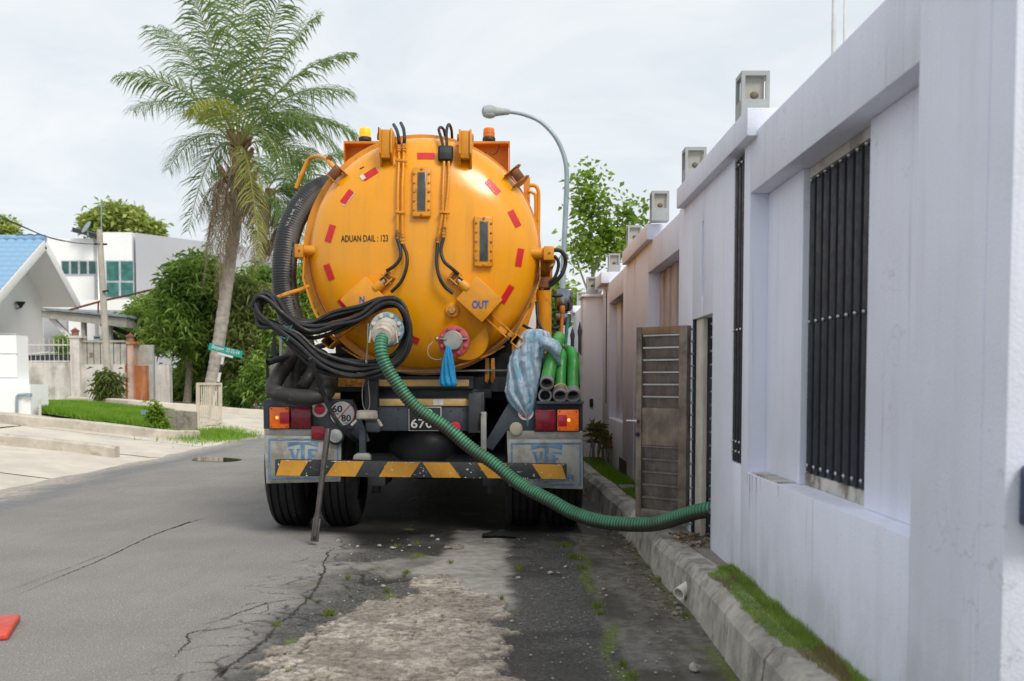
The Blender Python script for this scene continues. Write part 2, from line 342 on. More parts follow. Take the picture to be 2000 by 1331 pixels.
def roadmat():
    m = bpy.data.materials.new('road_surface'); m.use_nodes = True; nt = m.node_tree; b = nt.nodes['Principled BSDF']; tc = nt.nodes.new('ShaderNodeTexCoord').outputs['Object']
    g1 = _noise(nt, tc, 120, 4, .75, .34, .66); g2 = _noise(nt, tc, 1.1, 6, .6, .3, .7); g3 = _noise(nt, _map(nt, tc, (9, 1.2, 1)), 1, 6, .65, .42, .7); g4 = _noise(nt, tc, 60, 5, .7, .38, .66); g5 = _noise(nt, tc, 11, 7, .7, .4, .62)
    c = _mix(nt, g2, (.295, .278, .258), (.358, .339, .316)); c = _mix(nt, _mul(nt, g3, .14), c, (.16, .152, .145))
    c = _mix(nt, _mul(nt, g1, .75), c, (.105, .10, .095)); c = _mix(nt, _mul(nt, _noise(nt, tc, 85, 2, .5, .62, .70), .7), c, (.56, .54, .50))
    c = _mix(nt, _mul(nt, _attr(nt, 'seal'), .75), c, _mix(nt, g5, (.145, .150, .155), (.19, .192, .195)))
    c = _mix(nt, _attr(nt, 'dust'), c, _mix(nt, g5, (.34, .305, .26), (.50, .45, .39)))
    bk = _mix(nt, g4, (.045, .044, .042), (.135, .130, .122)); bk = _mix(nt, _mul(nt, g5, .5), bk, (.085, .080, .073)); bk = _mix(nt, _mul(nt, _noise(nt, tc, 75, 2, .5, .63, .70), .7), bk, (.33, .31, .28))
    c = _mix(nt, _attr(nt, 'broken'), c, bk)
    c = _mix(nt, _attr(nt, 'slab'), c, _mix(nt, g5, (.29, .272, .245), (.38, .36, .325)))
    gc = _mix(nt, g5, (.10, .090, .075), (.205, .19, .165)); gc = _mix(nt, _mul(nt, g3, .4), gc, (.25, .235, .21)); gc = _mix(nt, _mul(nt, g1, .3), gc, (.07, .065, .058))
    c = _mix(nt, _attr(nt, 'gutter'), c, gc); c = _mix(nt, _mul(nt, _attr(nt, 'damp'), .75), c, (.055, .049, .038))
    c = _mix(nt, _attr(nt, 'brown'), c, _mix(nt, _noise(nt, tc, 45, 9, .8, .40, .60), (.085, .072, .058), (.29, .25, .205)))
    c = _mix(nt, _attr(nt, 'pale'), c, _mix(nt, _noise(nt, tc, 38, 9, .8, .40, .60), _mix(nt, g5, (.18, .15, .12), (.28, .24, .195)), _mix(nt, g5, (.44, .385, .32), (.62, .56, .485))))
    c = _mix(nt, _mul(nt, _attr(nt, 'oil'), .88), c, (.016, .0155, .0145))  # stain colour taken near black to deepen the under-truck shade
    c = _mix(nt, _attr(nt, 'crack'), c, (.022, .021, .018))
    c = _mix(nt, _mul(nt, _attr(nt, 'moss'), .85), c, _mix(nt, g4, (.07, .10, .018), (.20, .23, .05)))
    nt.links.new(c, b.inputs['Base Color']); rr = nt.nodes.new('ShaderNodeMapRange'); rr.inputs[3].default_value = .92; rr.inputs[4].default_value = .55; nt.links.new(_attr(nt, 'oil'), rr.inputs[0]); nt.links.new(rr.outputs[0], b.inputs['Roughness']); b.inputs['Specular IOR Level'].default_value = .3
    bp = nt.nodes.new('ShaderNodeBump'); bp.inputs['Strength'].default_value = .55; bp.inputs['Distance'].default_value = .006; n = nt.nodes.new('ShaderNodeTexNoise'); n.inputs['Scale'].default_value = 130; n.inputs['Detail'].default_value = 4; nt.links.new(tc, n.inputs['Vector']); nt.links.new(n.outputs['Fac'], bp.inputs['Height']); nt.links.new(bp.outputs[0], b.inputs['Normal'])
    return m
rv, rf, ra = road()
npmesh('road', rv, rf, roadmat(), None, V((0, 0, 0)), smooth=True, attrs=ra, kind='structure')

M('soil', (.16, .13, .09), .95, var=.25, vs=3, dirt=(.09, .12, .035), da=.8, ds=2, bump=.5)
M('concrete_pale', (.60, .54, .46), .85, var=.10, vs=1.2, dirt=(.36, .32, .27), da=.55, ds=1.6, dlo=.48, dhi=.8, bump=.25, bs=40)
M('concrete_kerb', (.52, .47, .395), .88, var=.14, vs=3, dirt=(.20, .175, .14), da=.7, ds=3.2, dlo=.50, dhi=.72, bump=.35, bs=70)
M('kerb_grey', (.41, .385, .34), .9, var=.2, vs=4, dirt=(.10, .092, .078), da=.75, ds=5, dlo=.45, dhi=.7, streak=(.12, .11, .085), sa=.55, ss=(9, 9, 2), bump=.4, bs=90)
M('drain_wall', (.30, .27, .22), .9, var=.2, vs=2, dirt=(.05, .05, .045), da=.85, ds=2.2, dlo=.40, dhi=.66, streak=(.06, .06, .05), sa=.7, ss=(5, 5, .6), bump=.3)
mb = MB(); mb.bb(-420, 420, -30, 900, -.9, -.05); mb.build('ground', MATS['soil'], kind='structure', smooth=False)

# left side rises away from the road: driveway slabs, then earth
def terrain(name, x0, x1, y0, y1, mat, dz=0.0, nx=24, ny=10, **kw):
    mb = MB(); rows = []
    for j in range(ny + 1):
        y = y0 + (y1 - y0) * j / ny; rows.append([V((x0 + (x1 - x0) * i / nx, y, zl(x0 + (x1 - x0) * i / nx) + dz)) for i in range(nx + 1)])
    mb.grid(rows); return mb.build(name, mat, smooth=True, **kw)
terrain('terrain', -60, -5.58, -5, 85, MATS['soil'], -.03, kind='structure')
def slab(name, pts, mat, dz=.02, **kw):                       # concrete slab following the slope, outline in bearings
    mb = MB(); q = [GL(a, b, dz) for a, b in pts]; mb.prism(q, (0, 0, -.12)); return mb.build(name, mat, smooth=False, **kw)
def driveway():
    root = thing('driveway', None, None, GL(150, 900), kind='structure')
    def quad(A, B, C, D, nx, ny):
        for i in range(nx):
            for j in range(ny):
                def at(u, v): a = A.lerp(B, u); b = D.lerp(C, u); p = a.lerp(b, v); return V((p.x, p.y, zl(p.x) - .003 - max(0, p.x + 5.75) * .035 + .018 * (float(fbm(np.array([p.x * 1.3]), np.array([p.y * .9]), 4, 2)[0]) - .5) * (1 if p.x > -6.2 else .25)))
                e = .004; u0, u1, v0, v1 = i / nx + e, (i + 1) / nx - e, j / ny + e, (j + 1) / ny - e; rows = [[at(u0 + (u1 - u0) * k / 16, v0 + (v1 - v0) * q / 14) for k in range(17)] for q in range(15)]
                m_ = MB(); m_.grid(rows); m_.build('slab', MATS['concrete_pale'], root, smooth=True)
    quad(V((-5.0, 9.0, 0)), V((-5.0, 15.6, 0)), V((-16, 15.6, 0)), V((-16, 9.0, 0)), 2, 3)
    quad(V((-5.0, 15.63, 0)), V((-5.0, 20.6, 0)), V((-16, 20.6, 0)), V((-16, 15.63, 0)), 2, 3)
driveway()
terrain('forecourt', -34, -9.4, 21.3, 45, MATS['concrete_pale'], -.012, 10, 6, kind='structure')  # added pale paving that bounces light onto the gable and soffit
terrain('path', -9.2, -5.6, 21.0, 45, MATS['concrete_pale'], .006, 10, 6, kind='structure')
def kerb_line(name, pts, wd, ht, mat, dz=0.0, n=5, bev=.03):
    q = crom([GL(a, b, dz) for a, b in pts], n); mb = MB()
    sec = [(0, -.15), (0, ht - bev), (bev, ht), (wd - bev, ht), (wd, ht - bev), (wd, -.15)]; vs = []; fs = []
    for i, p in enumerate(q):
        t = (q[min(i + 1, len(q) - 1)] - q[max(i - 1, 0)]); t.z = 0; t.normalize(); nrm = V((-t.y, t.x, 0))
        if nrm.y < 0: nrm = -nrm
        hj = random.uniform(-.006, .006)
        vs += [p + nrm * a + V((0, 0, b + hj)) for a, b in sec]
    k = len(sec)
    for i in range(len(q) - 1):
        for j in range(k): fs.append((i * k + j, i * k + (j + 1) % k, (i + 1) * k + (j + 1) % k, (i + 1) * k + j))
    fs += [tuple(range(k)), tuple((len(q) - 1) * k + j for j in range(k))]
    mb.add(vs, fs); return mb.build(name, mat, kind='structure', smooth=True, ang=30)
kerb_line('kerb', [(-140, 853), (0, 869), (120, 881), (224, 894)], .17, .165, MATS['concrete_kerb'])
kerb_line('kerb', [(-140, 806), (0, 825), (120, 836), (240, 849), (330, 858), (391, 858)], .20, .17, MATS['concrete_kerb'])
kerb_line('kerb', [(515, 812), (440, 807), (380, 802), (250, 793), (130, 786)], .22, .16, MATS['concrete_pale'])
kerb_line('path', [(452, 835), (385, 815), (250, 803), (60, 792)], .8, .05, MATS['concrete_pale'], bev=.01)
kerb_line('drain_wall', [(386, 842), (350, 840), (310, 838)], .12, .40, MATS['drain_wall'], bev=.01)
mb = MB(); mb.prism([GL(a, b, .028) for a, b in [(432, 842), (520, 850), (520, 812), (425, 810)]], (0, 0, -.05)); mb.build('path', MATS['concrete_pale'], kind='structure', smooth=False)

# puddle by the driveway mouth
M('puddle_water', (.035, .032, .028), .03, var=.1, spec=.7)
q = [G(419 + 48 * math.cos(t) * (1 + .12 * math.sin(3 * t + 1)), 897.5 + 4.6 * math.sin(t) * (1 + .2 * math.sin(2 * t)), .006) for t in np.linspace(0, 2 * PI, 36, endpoint=False)]
mb = MB(); mb.add(q, [tuple(range(36))]); mb.build('puddle', MATS['puddle_water'], kind='structure', smooth=False)

# long open cracks in the asphalt, traced on the road plane
M('crack_dark', (.035, .033, .03), .95)
def ribbon(mb, pts, w0, w1, jit, n=14, z=.004):
    q = crom([G(a, b, z) for a, b in pts], n); vs = []; fs = []; m = len(q)
    for i, p in enumerate(q):
        t = q[min(i + 1, m - 1)] - q[max(i - 1, 0)]; t.z = 0; t.normalize(); nr = V((-t.y, t.x, 0)); p = p + nr * random.gauss(0, jit)
        w = (w0 + (w1 - w0) * i / m) * random.uniform(.25, .95) * min(1, 4 * i / m + .15, 4 * (m - i) / m + .1) / 2; vs += [p + nr * w, p - nr * w]
    mb.add(vs, [(2 * i, 2 * i + 1, 2 * i + 3, 2 * i + 2) for i in range(m - 1)])
mb = MB()
ribbon(mb, [(20, 1168), (120, 1125), (200, 1092), (300, 1045), (365, 1022), (408, 1010)], .006, .022, .002, 30)
ribbon(mb, [(0, 1160), (100, 1122), (225, 1074)], .003, .006, .002, 20); ribbon(mb, [(340, 1031), (365, 1021), (372, 1019)], .03, .03, .004)
ribbon(mb, [(505, 961), (535, 949)], .012, .012, .002)
ribbon(mb, [(342, 1284), (358, 1262), (372, 1252), (365, 1240), (388, 1232), (440, 1226), (505, 1212), (540, 1216), (560, 1207)], .016, .01, .004, 10)
ribbon(mb, [(385, 1222), (440, 1208), (458, 1200), (480, 1192), (530, 1176), (590, 1168)], .010, .014, .004, 12)
ribbon(mb, [(468, 1187), (488, 1179), (520, 1177), (523, 1190), (505, 1198)], .008, .008, .004, 8)
ribbon(mb, [(415, 1330), (440, 1305), (462, 1290), (500, 1262), (528, 1240), (535, 1225)], .016, .02, .005, 12)
ribbon(mb, [(540, 1146), (585, 1132), (615, 1126)], .006, .012, .004, 10); ribbon(mb, [(520, 1240), (575, 1195), (600, 1170), (622, 1140), (632, 1112), (640, 1082), (655, 1068)], .02, .016, .006, 12)
mb.build('road_cracks', MATS['crack_dark'], kind='structure', smooth=False)

# --- right kerb: cast stones, chamfered, slightly uneven
KX = [(1.5, .95), (3.5, .945), (4.6, .95), (5.3, .955), (6.2, .905), (7.6, .90), (8.4, .86), (9.65, .83), (10.9, .77), (14, .70), (26, .70)]
def kx(y): return float(np.interp(y, [a for a, _ in KX], [b for _, b in KX]))
kroot = thing('kerb', None, None, (.9, 6, 0), kind='structure')
y = 1.9
while y < 17:
    ln = .62; gap = .10 if 8.05 < y < 8.55 or 9.9 < y < 10.4 else .006; y1 = y + ln - gap; mb = MB(); vs = []; fs = []; t_ = random.uniform(-.004, .004); dz = random.uniform(-.004, .004)
    sec = [(-.035, -.06), (-.012, .165), (.03, .213), (.135, .216), (.15, .10), (.15, -.06)]
    for yy in (y, y + .02, (y + y1) / 2, y1 - .02, y1):
        e = .006 if yy in (y, y1) else 0
        vs += [V((kx(yy) + a + t_ + (e if a < .05 else -e * 0), yy, b + dz - (e if b > 0 else 0))) for a, b in sec]
    k = 6
    for i in range(4):
        for j in range(k): fs.append((i * k + j, i * k + (j + 1) % k, (i + 1) * k + (j + 1) % k, (i + 1) * k + j))
    fs += [tuple(range(k)), tuple(4 * k + j for j in range(k))]
    mb.add(vs, fs); mb.build('kerbstone', MATS['kerb_grey'], kroot, smooth=True, ang=28)
    y += ln
# verge behind the kerb: soil, and the poured threshold at the gate
mb = MB(); rows = [[V((kx(yy) + .145, yy, .205)), V((1.5, yy, .208))] for yy in np.arange(1.9, 22, .5)]; mb.grid(rows); mb.build('verge', MATS['soil'], kind='structure')
M('threshold', (.25, .235, .205), .9, var=.18, vs=3, dirt=(.10, .092, .075), da=.8, ds=3, dlo=.42, dhi=.7, bump=.4, bs=60)
mb = MB(); ya = [5.22, 5.5, 6.0, 6.6, 7.15]; mb.grid([[V((kx(a) + .14, a, .214)), V((1.46, a, .219))] for a in ya]); mb.build('pavement', MATS['threshold'], kind='structure', smooth=False)
mb = MB(); mb.bb(kx(9.3) + .146, 1.14, 9.15, 9.5, .19, .222); mb.build('pavement', MATS['threshold'], kind='structure', smooth=False, bevel=.01)

# --- grass as blades
def blades(name, pts, h, w, mat, lean=.35, tone=None, **kw):
    n = len(pts); a = RNG.random(n) * 2 * PI; hh = h * (.45 + RNG.random(n) * .8); side = np.stack([np.cos(a), np.sin(a), np.zeros(n)], 1) * (w * .5)
    tip = pts + np.stack([RNG.normal(0, lean, n) * hh, RNG.normal(0, lean, n) * hh, hh], 1)
    v = np.stack([pts - side, pts + side, tip], 1).reshape(-1, 3); f = np.arange(n * 3).reshape(-1, 3); t = RNG.random(n) if tone is None else tone
    return npmesh(name, v, f, mat, attrs={'tone': np.repeat(t, 3)}, **kw)
LG = leafmat('grass_blade', [(.30, .22, .12), (.20, .32, .05), (.42, .54, .12)], .6, .35)
LGB = leafmat('grass_bright', [(.13, .27, .02), (.20, .38, .03), (.32, .48, .07)], .6, .4)
n = 21000; yy = 2.6 + RNG.random(n) ** .9 * 2.72; edge = np.interp(yy, [2.6, 3.3, 4.0, 5.1, 5.35], [1.085, 1.065, 1.0, 1.0, 1.10]); edge = edge + (fbm(yy * 9, yy * 0, 3, 4) - .5) * .05
xx = edge + (1.165 - edge) * RNG.random(n); tt = np.clip(.62 + .25 * (fbm(xx * 14, yy * 9, 3, 6) - .5) * 3 + RNG.normal(0, .12, n) - 1.1 * sst(.61, .72, fbm(xx * 12, yy * 5, 4, 9)), 0, 1); hgt = .75 + .8 * sst(1.08, 1.15, xx) * (vnoise(yy * 6, yy * 0, 3))
blades('grass', np.stack([xx, yy, np.full(n, .207)], 1), .034 * hgt, .0035, LG, tone=tt, kind='stuff', label='short green grass along the foot of the near lavender wall')
n = 16000; yy = 7.2 + RNG.random(n) * 5.4; xx = np.interp(yy, [a for a, _ in KX], [b for _, b in KX]) + .14 + RNG.random(n) * .2; xx = np.minimum(xx, 1.15)
k = ~((yy > 9.1) & (yy < 9.55)); blades('grass', np.stack([xx, yy, np.full(n, .207)], 1)[k], .045, .006, LGB, tone=(RNG.random(n) * .55)[k], kind='stuff', label='bright green grass strip beyond the open metal gate')
# weeds in the gutter and cracks
pts = []
for (px, py, r, c) in [(1105, 1065, 22, 260), (1120, 1090, 22, 260), (1135, 1110, 16, 160), (1165, 1185, 16, 160), (1172, 1200, 12, 100), (1215, 1300, 12, 90), (1235, 1322, 14, 120), (1250, 1075, 22, 300), (1275, 1110, 16, 240), (1290, 1135, 12, 160), (640, 1200, 14, 160), (650, 1198, 9, 90), (793, 1120, 12, 110), (560, 1318, 9, 90), (680, 1130, 8, 60), (755, 1155, 8, 70), (540, 1222, 9, 60), (1015, 1112, 14, 90), (980, 1170, 8, 40), (880, 1100, 8, 40), (1340, 1205, 18, 120), (775, 1068, 10, 50), (815, 1062, 10, 50)]:
    g0 = G(px, py); r = r * g0.y / 2000 * .9
    for _ in range(c): a = random.random() * 2 * PI; q = r * abs(random.gauss(0, .5)); pts.append((g0.x + q * math.cos(a), g0.y + q * math.sin(a) * 2.2, -.002))
blades('grass', np.array(pts), .028, .004, leafmat('weed_blade', [(.12, .13, .03), (.14, .20, .03), (.26, .30, .07)], .6, .35), .5, kind='stuff', label='small yellow green weeds in the road cracks')
# left verge grass
n = 30000; A = [GL(85, 797), GL(330, 812), GL(318, 840), GL(200, 830), GL(90, 812)]; pl = [(p.x, p.y) for p in A]
xx = min(p[0] for p in pl) + RNG.random(n * 3) * (max(p[0] for p in pl) - min(p[0] for p in pl)); yy = min(p[1] for p in pl) + RNG.random(n * 3) * (max(p[1] for p in pl) - min(p[1] for p in pl))
k = poly_sd(xx, yy, pl) < .1; xx, yy = xx[k], yy[k]; zz_ = np.array([zl(q) for q in xx]) + .05
blades('grass', np.stack([xx, yy, zz_], 1), .13, .025, LGB, tone=np.clip(fbm(xx * 2, yy * 2, 3, 2) + RNG.normal(0, .15, len(xx)), 0, 1), kind='stuff', label='bright green grass on the verge before the white house')
n = 3500; g0 = GL(428, 852); xx = g0.x + RNG.normal(0, .28, n); yy = g0.y + RNG.normal(0, .9, n); blades('grass', np.stack([xx, yy, np.array([zl(q) for q in xx]) + .01], 1), .10, .022, LGB, kind='stuff', label='grass tuft at the foot of the slatted guard')

# loose stones
M('stone_pale', (.36, .335, .29), .9, var=.25, vs=20, dirt=(.2, .18, .15), da=.5, ds=30, bump=.3)
M('asphalt_lump', (.22, .19, .155), .95, var=.3, vs=14, dirt=(.06, .055, .05), da=.8, ds=12, bump=.6)
def rock(mb, c, r, fl=.6):
    o = len(mb.v); mb.ball(c, r, (1, random.uniform(.7, 1.2), fl), 8, 5)
    for i in range(o, len(mb.v)): p = V(mb.v[i]); d = p - V(c); mb.v[i] = tuple(V(c) + d * (1 + .35 * (random.random() - .5)))
mb = MB(); spots = [(613, 1017), (660, 1057), (698, 1069), (741, 1067), (766, 1071), (785, 1077), (800, 1067), (820, 1068), (839, 1071), (845, 1048), (948, 1060), (913, 1060), (810, 1132), (748, 1146), (732, 1177), (766, 1173), (798, 1161), (855, 1055), (1000, 1215), (1075, 1120), (1090, 1120), (1100, 1130), (1058, 1111), (1012, 1130), (1180, 1152), (1310, 1158), (1320, 1180), (1325, 1190), (1318, 1165), (1318, 1201), (1185, 1165), (1105, 1108)]
for px, py in spots: rock(mb, G(px, py) + V((0, 0, .004)), random.uniform(.008, .017))
for _ in range(260):
    px, py = random.uniform(640, 1330), random.uniform(1045, 1330); p = G(px, py)
    if p.x < .9 and p.x > -1.2: rock(mb, p + V((0, 0, .002)), random.uniform(.002, .006) * (1.5 if random.random() < .1 else 1))
mb.build('pebbles', MATS['stone_pale'], kind='stuff', label='pale loose pebbles scattered over the broken asphalt')
mb = MB(); rock(mb, G(1357, 1311) + V((0, 0, .014)), .026, .75); mb.build('stone', MATS['stone_pale'], label='pale fist sized stone lying alone in the gutter near the kerb', cat='stone', group='loose stones in the road')
for (px, py, r, lb) in [(888, 1070, .085, 'flat broken concrete lump on the road behind the tyres'), (795, 1178, .042, 'small pale concrete chunk at the edge of the broken patch'), (1235, 1100, .05, 'grey concrete scrap under the green hose beside the gutter weeds')]:
    mb = MB()
    for k in range(6): rock(mb, G(px, py) + V((random.uniform(-.6, .6) * r, random.uniform(-.6, .6) * r, .004)), r * random.uniform(.35, .7), .35)
    mb.build('concrete_lump', MATS['asphalt_lump' if px > 850 else 'stone_pale'], label=lb, cat='rubble', group='loose stones in the road')
# dark rag by the right rear tyre
M('rag_black', (.012, .012, .014), .8)
mb = MB(); c = G(975, 1048); rows = []
for i in range(9):
    rows.append([c + V(((i - 4) * .032, (j - 2) * .045, .008 + .060 * vnoise(np.array([i * 1.3]), np.array([j * 1.1]), 5)[0] * (1 - abs(i - 4) / 4.6) * (1 - abs(j - 2) / 2.6) + .008 * random.random())) for j in range(5)])
mb.grid(rows); mb.grid([[p - V((0, 0, .012)) for p in r] for r in rows]); mb.build('rag', MATS['rag_black'], label='crumpled black rag lying on the road behind the right tyres', cat='rag')

# ================================================================ BOUNDARY WALL (right)
M('wall_paint', (.74, .765, .875), .75, var=.035, vs=1.3, streak=(.58, .58, .64), sa=.30, ss=(10, 10, .55), dirt=(.40, .38, .39), da=.20, ds=5, dlo=.62, dhi=.82, bump=.22, bs=110)
def weather_wall(m):
    nt = m.node_tree; b = nt.nodes['Principled BSDF']; src = b.inputs['Base Color'].links[0].from_socket; tc = nt.nodes.new('ShaderNodeTexCoord').outputs['Object']
    sp = nt.nodes.new('ShaderNodeSeparateXYZ'); nt.links.new(tc, sp.inputs[0]); r = nt.nodes.new('ShaderNodeMapRange'); r.inputs[1].default_value = .42; r.inputs[2].default_value = .0; nt.links.new(sp.outputs[2], r.inputs[0])
    c = _mix(nt, _mul(nt, _mul(nt, r.outputs[0], _noise(nt, _map(nt, tc, (5, 5, 2.2)), 1, 8, .7, .40, .66)), .40), src, (.30, .31, .27))
    c = _mix(nt, _mul(nt, _noise(nt, _map(nt, tc, (22, 22, .7)), 1, 5, .6, .60, .74), .45), c, (.45, .42, .40))                                  # thin rain runs
    c = _mix(nt, _mul(nt, _noise(nt, tc, 2.1, 8, .7, .52, .70), .16), c, (.60, .60, .63)); c = _mix(nt, _mul(nt, _noise(nt, tc, 36, 3, .5, .70, .76), .3), c, (.40, .39, .41))      # patchy repaint, specks
    v = nt.nodes.new('ShaderNodeTexVoronoi'); v.feature = 'DISTANCE_TO_EDGE'; v.inputs['Scale'].default_value = 1.6; ds = nt.nodes.new('ShaderNodeTexNoise'); ds.inputs['Scale'].default_value = 4; ds.inputs['Detail'].default_value = 8
    va = nt.nodes.new('ShaderNodeVectorMath'); va.operation = 'ADD'; nt.links.new(tc, ds.inputs['Vector']); nt.links.new(tc, va.inputs[0]); nt.links.new(ds.outputs['Color'], va.inputs[1]); nt.links.new(va.outputs[0], v.inputs['Vector'])
    cr_ = nt.nodes.new('ShaderNodeMapRange'); cr_.inputs[1].default_value = .007; cr_.inputs[2].default_value = .0; nt.links.new(v.outputs['Distance'], cr_.inputs[0])
    c = _mix(nt, _mul(nt, _mul(nt, cr_.outputs[0], _noise(nt, tc, .9, 3, .5, .54, .62)), .45), c, (.33, .32, .33)); nt.links.new(c, b.inputs['Base Color'])
weather_wall(MATS['wall_paint'])
M('wall_soffit_grime', (.50, .48, .47), .85, var=.1, dirt=(.14, .12, .1), da=.8, ds=6, dlo=.42, dhi=.7, bump=.2)
M('steel_dark', (.030, .036, .046), .6, .0, spec=.2, var=.15, vs=9, bump=.05)
M('steel_stud', (.42, .42, .42), .35, 1)
M('interior_dark', (.02, .022, .026), .8)
M('timber_panel', (.50, .40, .36), .7, var=.12, vs=4, streak=(.40, .30, .27), sa=.5, ss=(20, 20, 1.2))
M('sill_stain', (.52, .50, .47), .85, var=.1, dirt=(.10, .075, .05), da=.85, ds=7, dlo=.45, dhi=.66)
M('lamp_grey', (.36, .38, .38), .6, var=.08, vs=8, streak=(.26, .28, .27), sa=.4)
M('lamp_glass', (.40, .38, .32), .35, var=.12, vs=14, dirt=(.24, .20, .14), da=.7, ds=14, dlo=.48, dhi=.7)
M('bulb_brown', (.13, .11, .085), .6)
WL0 = thing('boundary_wall', 'long lavender grey plastered wall with recessed barred windows along the kerb', 'wall', (1.2, 6, .2))
def wpart(name, y0, y1, z0, z1, x0=XW, x1=1.46, mat='wall_paint', bev=.006):
    mb = MB(); mb.bb(x0, x1, y0, y1, z0, z1); return mb.build(name, MATS[mat], WL0, bevel=bev, seg=2)
ZB, ZL, ZD = .12, 2.095, .745
wpart('pillar', 2.38, 2.945, ZB, 2.372)
wpart('pilaster', 2.50, 2.66, ZB + .01, 2.374, XW - .004, 1.3, bev=.003)
wpart('lintel', 2.945, 5.0, ZL, 2.37); wpart('dado', 2.945, 5.0, ZB, ZD)
wpart('recess_panel', 2.945, 3.59, ZD, ZL, 1.238); wpart('recess_panel', 4.40, 5.0, ZD, ZL, 1.238)
# stained ledge top with debris at its far end
mb = MB(); mb.bb(XW + .008, 1.236, 4.45, 4.94, ZD, ZD + .006); mb.build('ledge_stain', MATS['sill_stain'], WL0)
wpart('window_sill', 3.592, 4.398, ZD, .80, 1.262, 1.45, 'sill_stain', .004); wpart('window_head', 3.592, 4.398, 2.05, ZL - .002, 1.262, 1.45, 'wall_soffit_grime', .003)
def grille(y0, y1, z0, z1, n, xb, rows, bw, label):
    mb = MB(); mb.bb(xb + .07, xb + .085, y0, y1, z0, z1); g = mb.build('window_grille', MATS['interior_dark'], WL0, label=label)
    for i in range(n):
        yc = y0 + (i + .5) * (y1 - y0) / n; mb = MB(); mb.bb(xb, xb + .022, yc - bw / 2, yc + bw / 2, z0 + .005, z1 - .012); mb.build('bar', MATS['steel_dark'], g, bevel=.003)
    for zr in rows:
        for i in range(n):
            yc = y0 + (i + .5) * (y1 - y0) / n - bw * .15; mb = MB(); mb.ball((xb - .006, yc, zr), .0085, (1, 1, 1), 8, 6); mb.build('stud', MATS['steel_stud'], g)
        mb = MB(); mb.cyl((xb + .034, y0, zr), (xb + .034, y1, zr), .009, n=8); mb.build('crossbar', MATS['steel_dark'], g)
    return g
grille(3.62, 4.385, .80, 2.05, 8, 1.258, (2.03, 1.44, .835), .066, 'wide barred window with eight dark vertical bars')
# second bay: slot window, gate opening
wpart('pillar', 5.0, 5.13, ZB, 2.36); wpart('pillar', 5.36, 5.90, ZB, 2.36); wpart('dado', 5.13, 5.36, ZB, .77); 
grille(5.13, 5.36, .77, 2.33, 3, 1.154, (2.28, 1.45, .88, .83), .055, 'narrow barred slot window'); wpart('slot_back', 5.13, 5.36, .77, 2.33, 1.26, 1.46, 'interior_dark')
GY0, GY1, GZ = 5.90, 6.57, 1.578
wpart('pillar', 5.90, 6.20, GZ, 2.36); wpart('pillar', 6.26, 6.57, GZ, 2.36); wpart('pillar', 6.20, 6.26, GZ, 1.70); wpart('pillar', 6.20, 6.26, 2.15, 2.36); wpart('groove', 6.20, 6.26, 1.70, 2.15, XW + .03)
wpart('pillar', 6.57, 7.10, ZB, 2.36)
wpart('wall_cap', 4.86, 6.92, 2.338, 2.468, 1.10, 1.50)
# third bay: panelled recess
wpart('lintel', 7.10, 8.72, ZL, 2.342); wpart('dado', 7.10, 8.72, ZB, ZD); wpart('recess_panel', 7.10, 8.72, ZD, ZL, 1.30)
for i in range(9):
    yc = 7.16 + i * .172; wpart('panel_board', yc, yc + (.135 if i % 2 else .15), ZD + .01, ZL - .004, 1.262 if i % 2 else 1.248, 1.305, 'timber_panel', .004)
wpart('pillar', 8.72, 9.63, ZB, 2.36); wpart('pillar', 9.70, 10.3, ZB, 2.36); wpart('groove', 9.63, 9.70, ZB, 2.36, XW + .03); wpart('wall_cap', 8.44, 10.3, 2.338, 2.468, 1.10, 1.50)
wpart('pillar', 10.3, 10.65, ZB, 2.345); wpart('lintel', 10.65, 12.2, ZL, 2.34); wpart('dado', 10.65, 12.2, ZB, ZD); wpart('recess_panel', 10.65, 11.0, ZD, ZL, 1.238); wpart('recess_panel', 11.75, 12.2, ZD, ZL, 1.238)
grille(11.0, 11.75, .80, 2.05, 7, 1.275, (2.0, .85), .048, 'far barred window in the third recess'); wpart('window_back', 11.0, 11.75, ZD, ZL, 1.40, 1.46, 'interior_dark')
wpart('pillar', 12.2, 13.0, ZB, 2.36); wpart('wall_cap', 12.25, 13.15, 2.34, 2.475, 1.06, 1.5)
grille(12.45, 12.58, .9, 2.3, 2, 1.146, (2.2, 1.4), .03, 'narrow far slot window')
# projecting neighbour pier and the wall beyond it
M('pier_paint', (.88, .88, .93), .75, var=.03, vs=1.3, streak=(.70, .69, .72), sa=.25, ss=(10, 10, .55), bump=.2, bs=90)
W2 = thing('boundary_wall', 'paler plain wall projecting towards the road behind the tanker', 'wall', (1.1, 14, .2))
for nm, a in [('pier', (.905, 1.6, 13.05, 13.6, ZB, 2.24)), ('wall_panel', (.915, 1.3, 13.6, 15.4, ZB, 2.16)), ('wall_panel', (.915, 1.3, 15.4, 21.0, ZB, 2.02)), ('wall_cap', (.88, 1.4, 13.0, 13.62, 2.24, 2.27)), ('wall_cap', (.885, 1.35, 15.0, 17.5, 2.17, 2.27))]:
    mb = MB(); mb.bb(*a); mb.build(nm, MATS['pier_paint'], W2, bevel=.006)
mb = MB(); a = P(1155, 787, 13.04); mb.bb(a.x - .022, a.x + .022, 13.02, 13.048, a.z - .05, a.z + .05); tag(mb.build('doorbell', MATS['steel_dark'], bevel=.006), 'small black bell box on the pale pier beside the plants', 'doorbell')
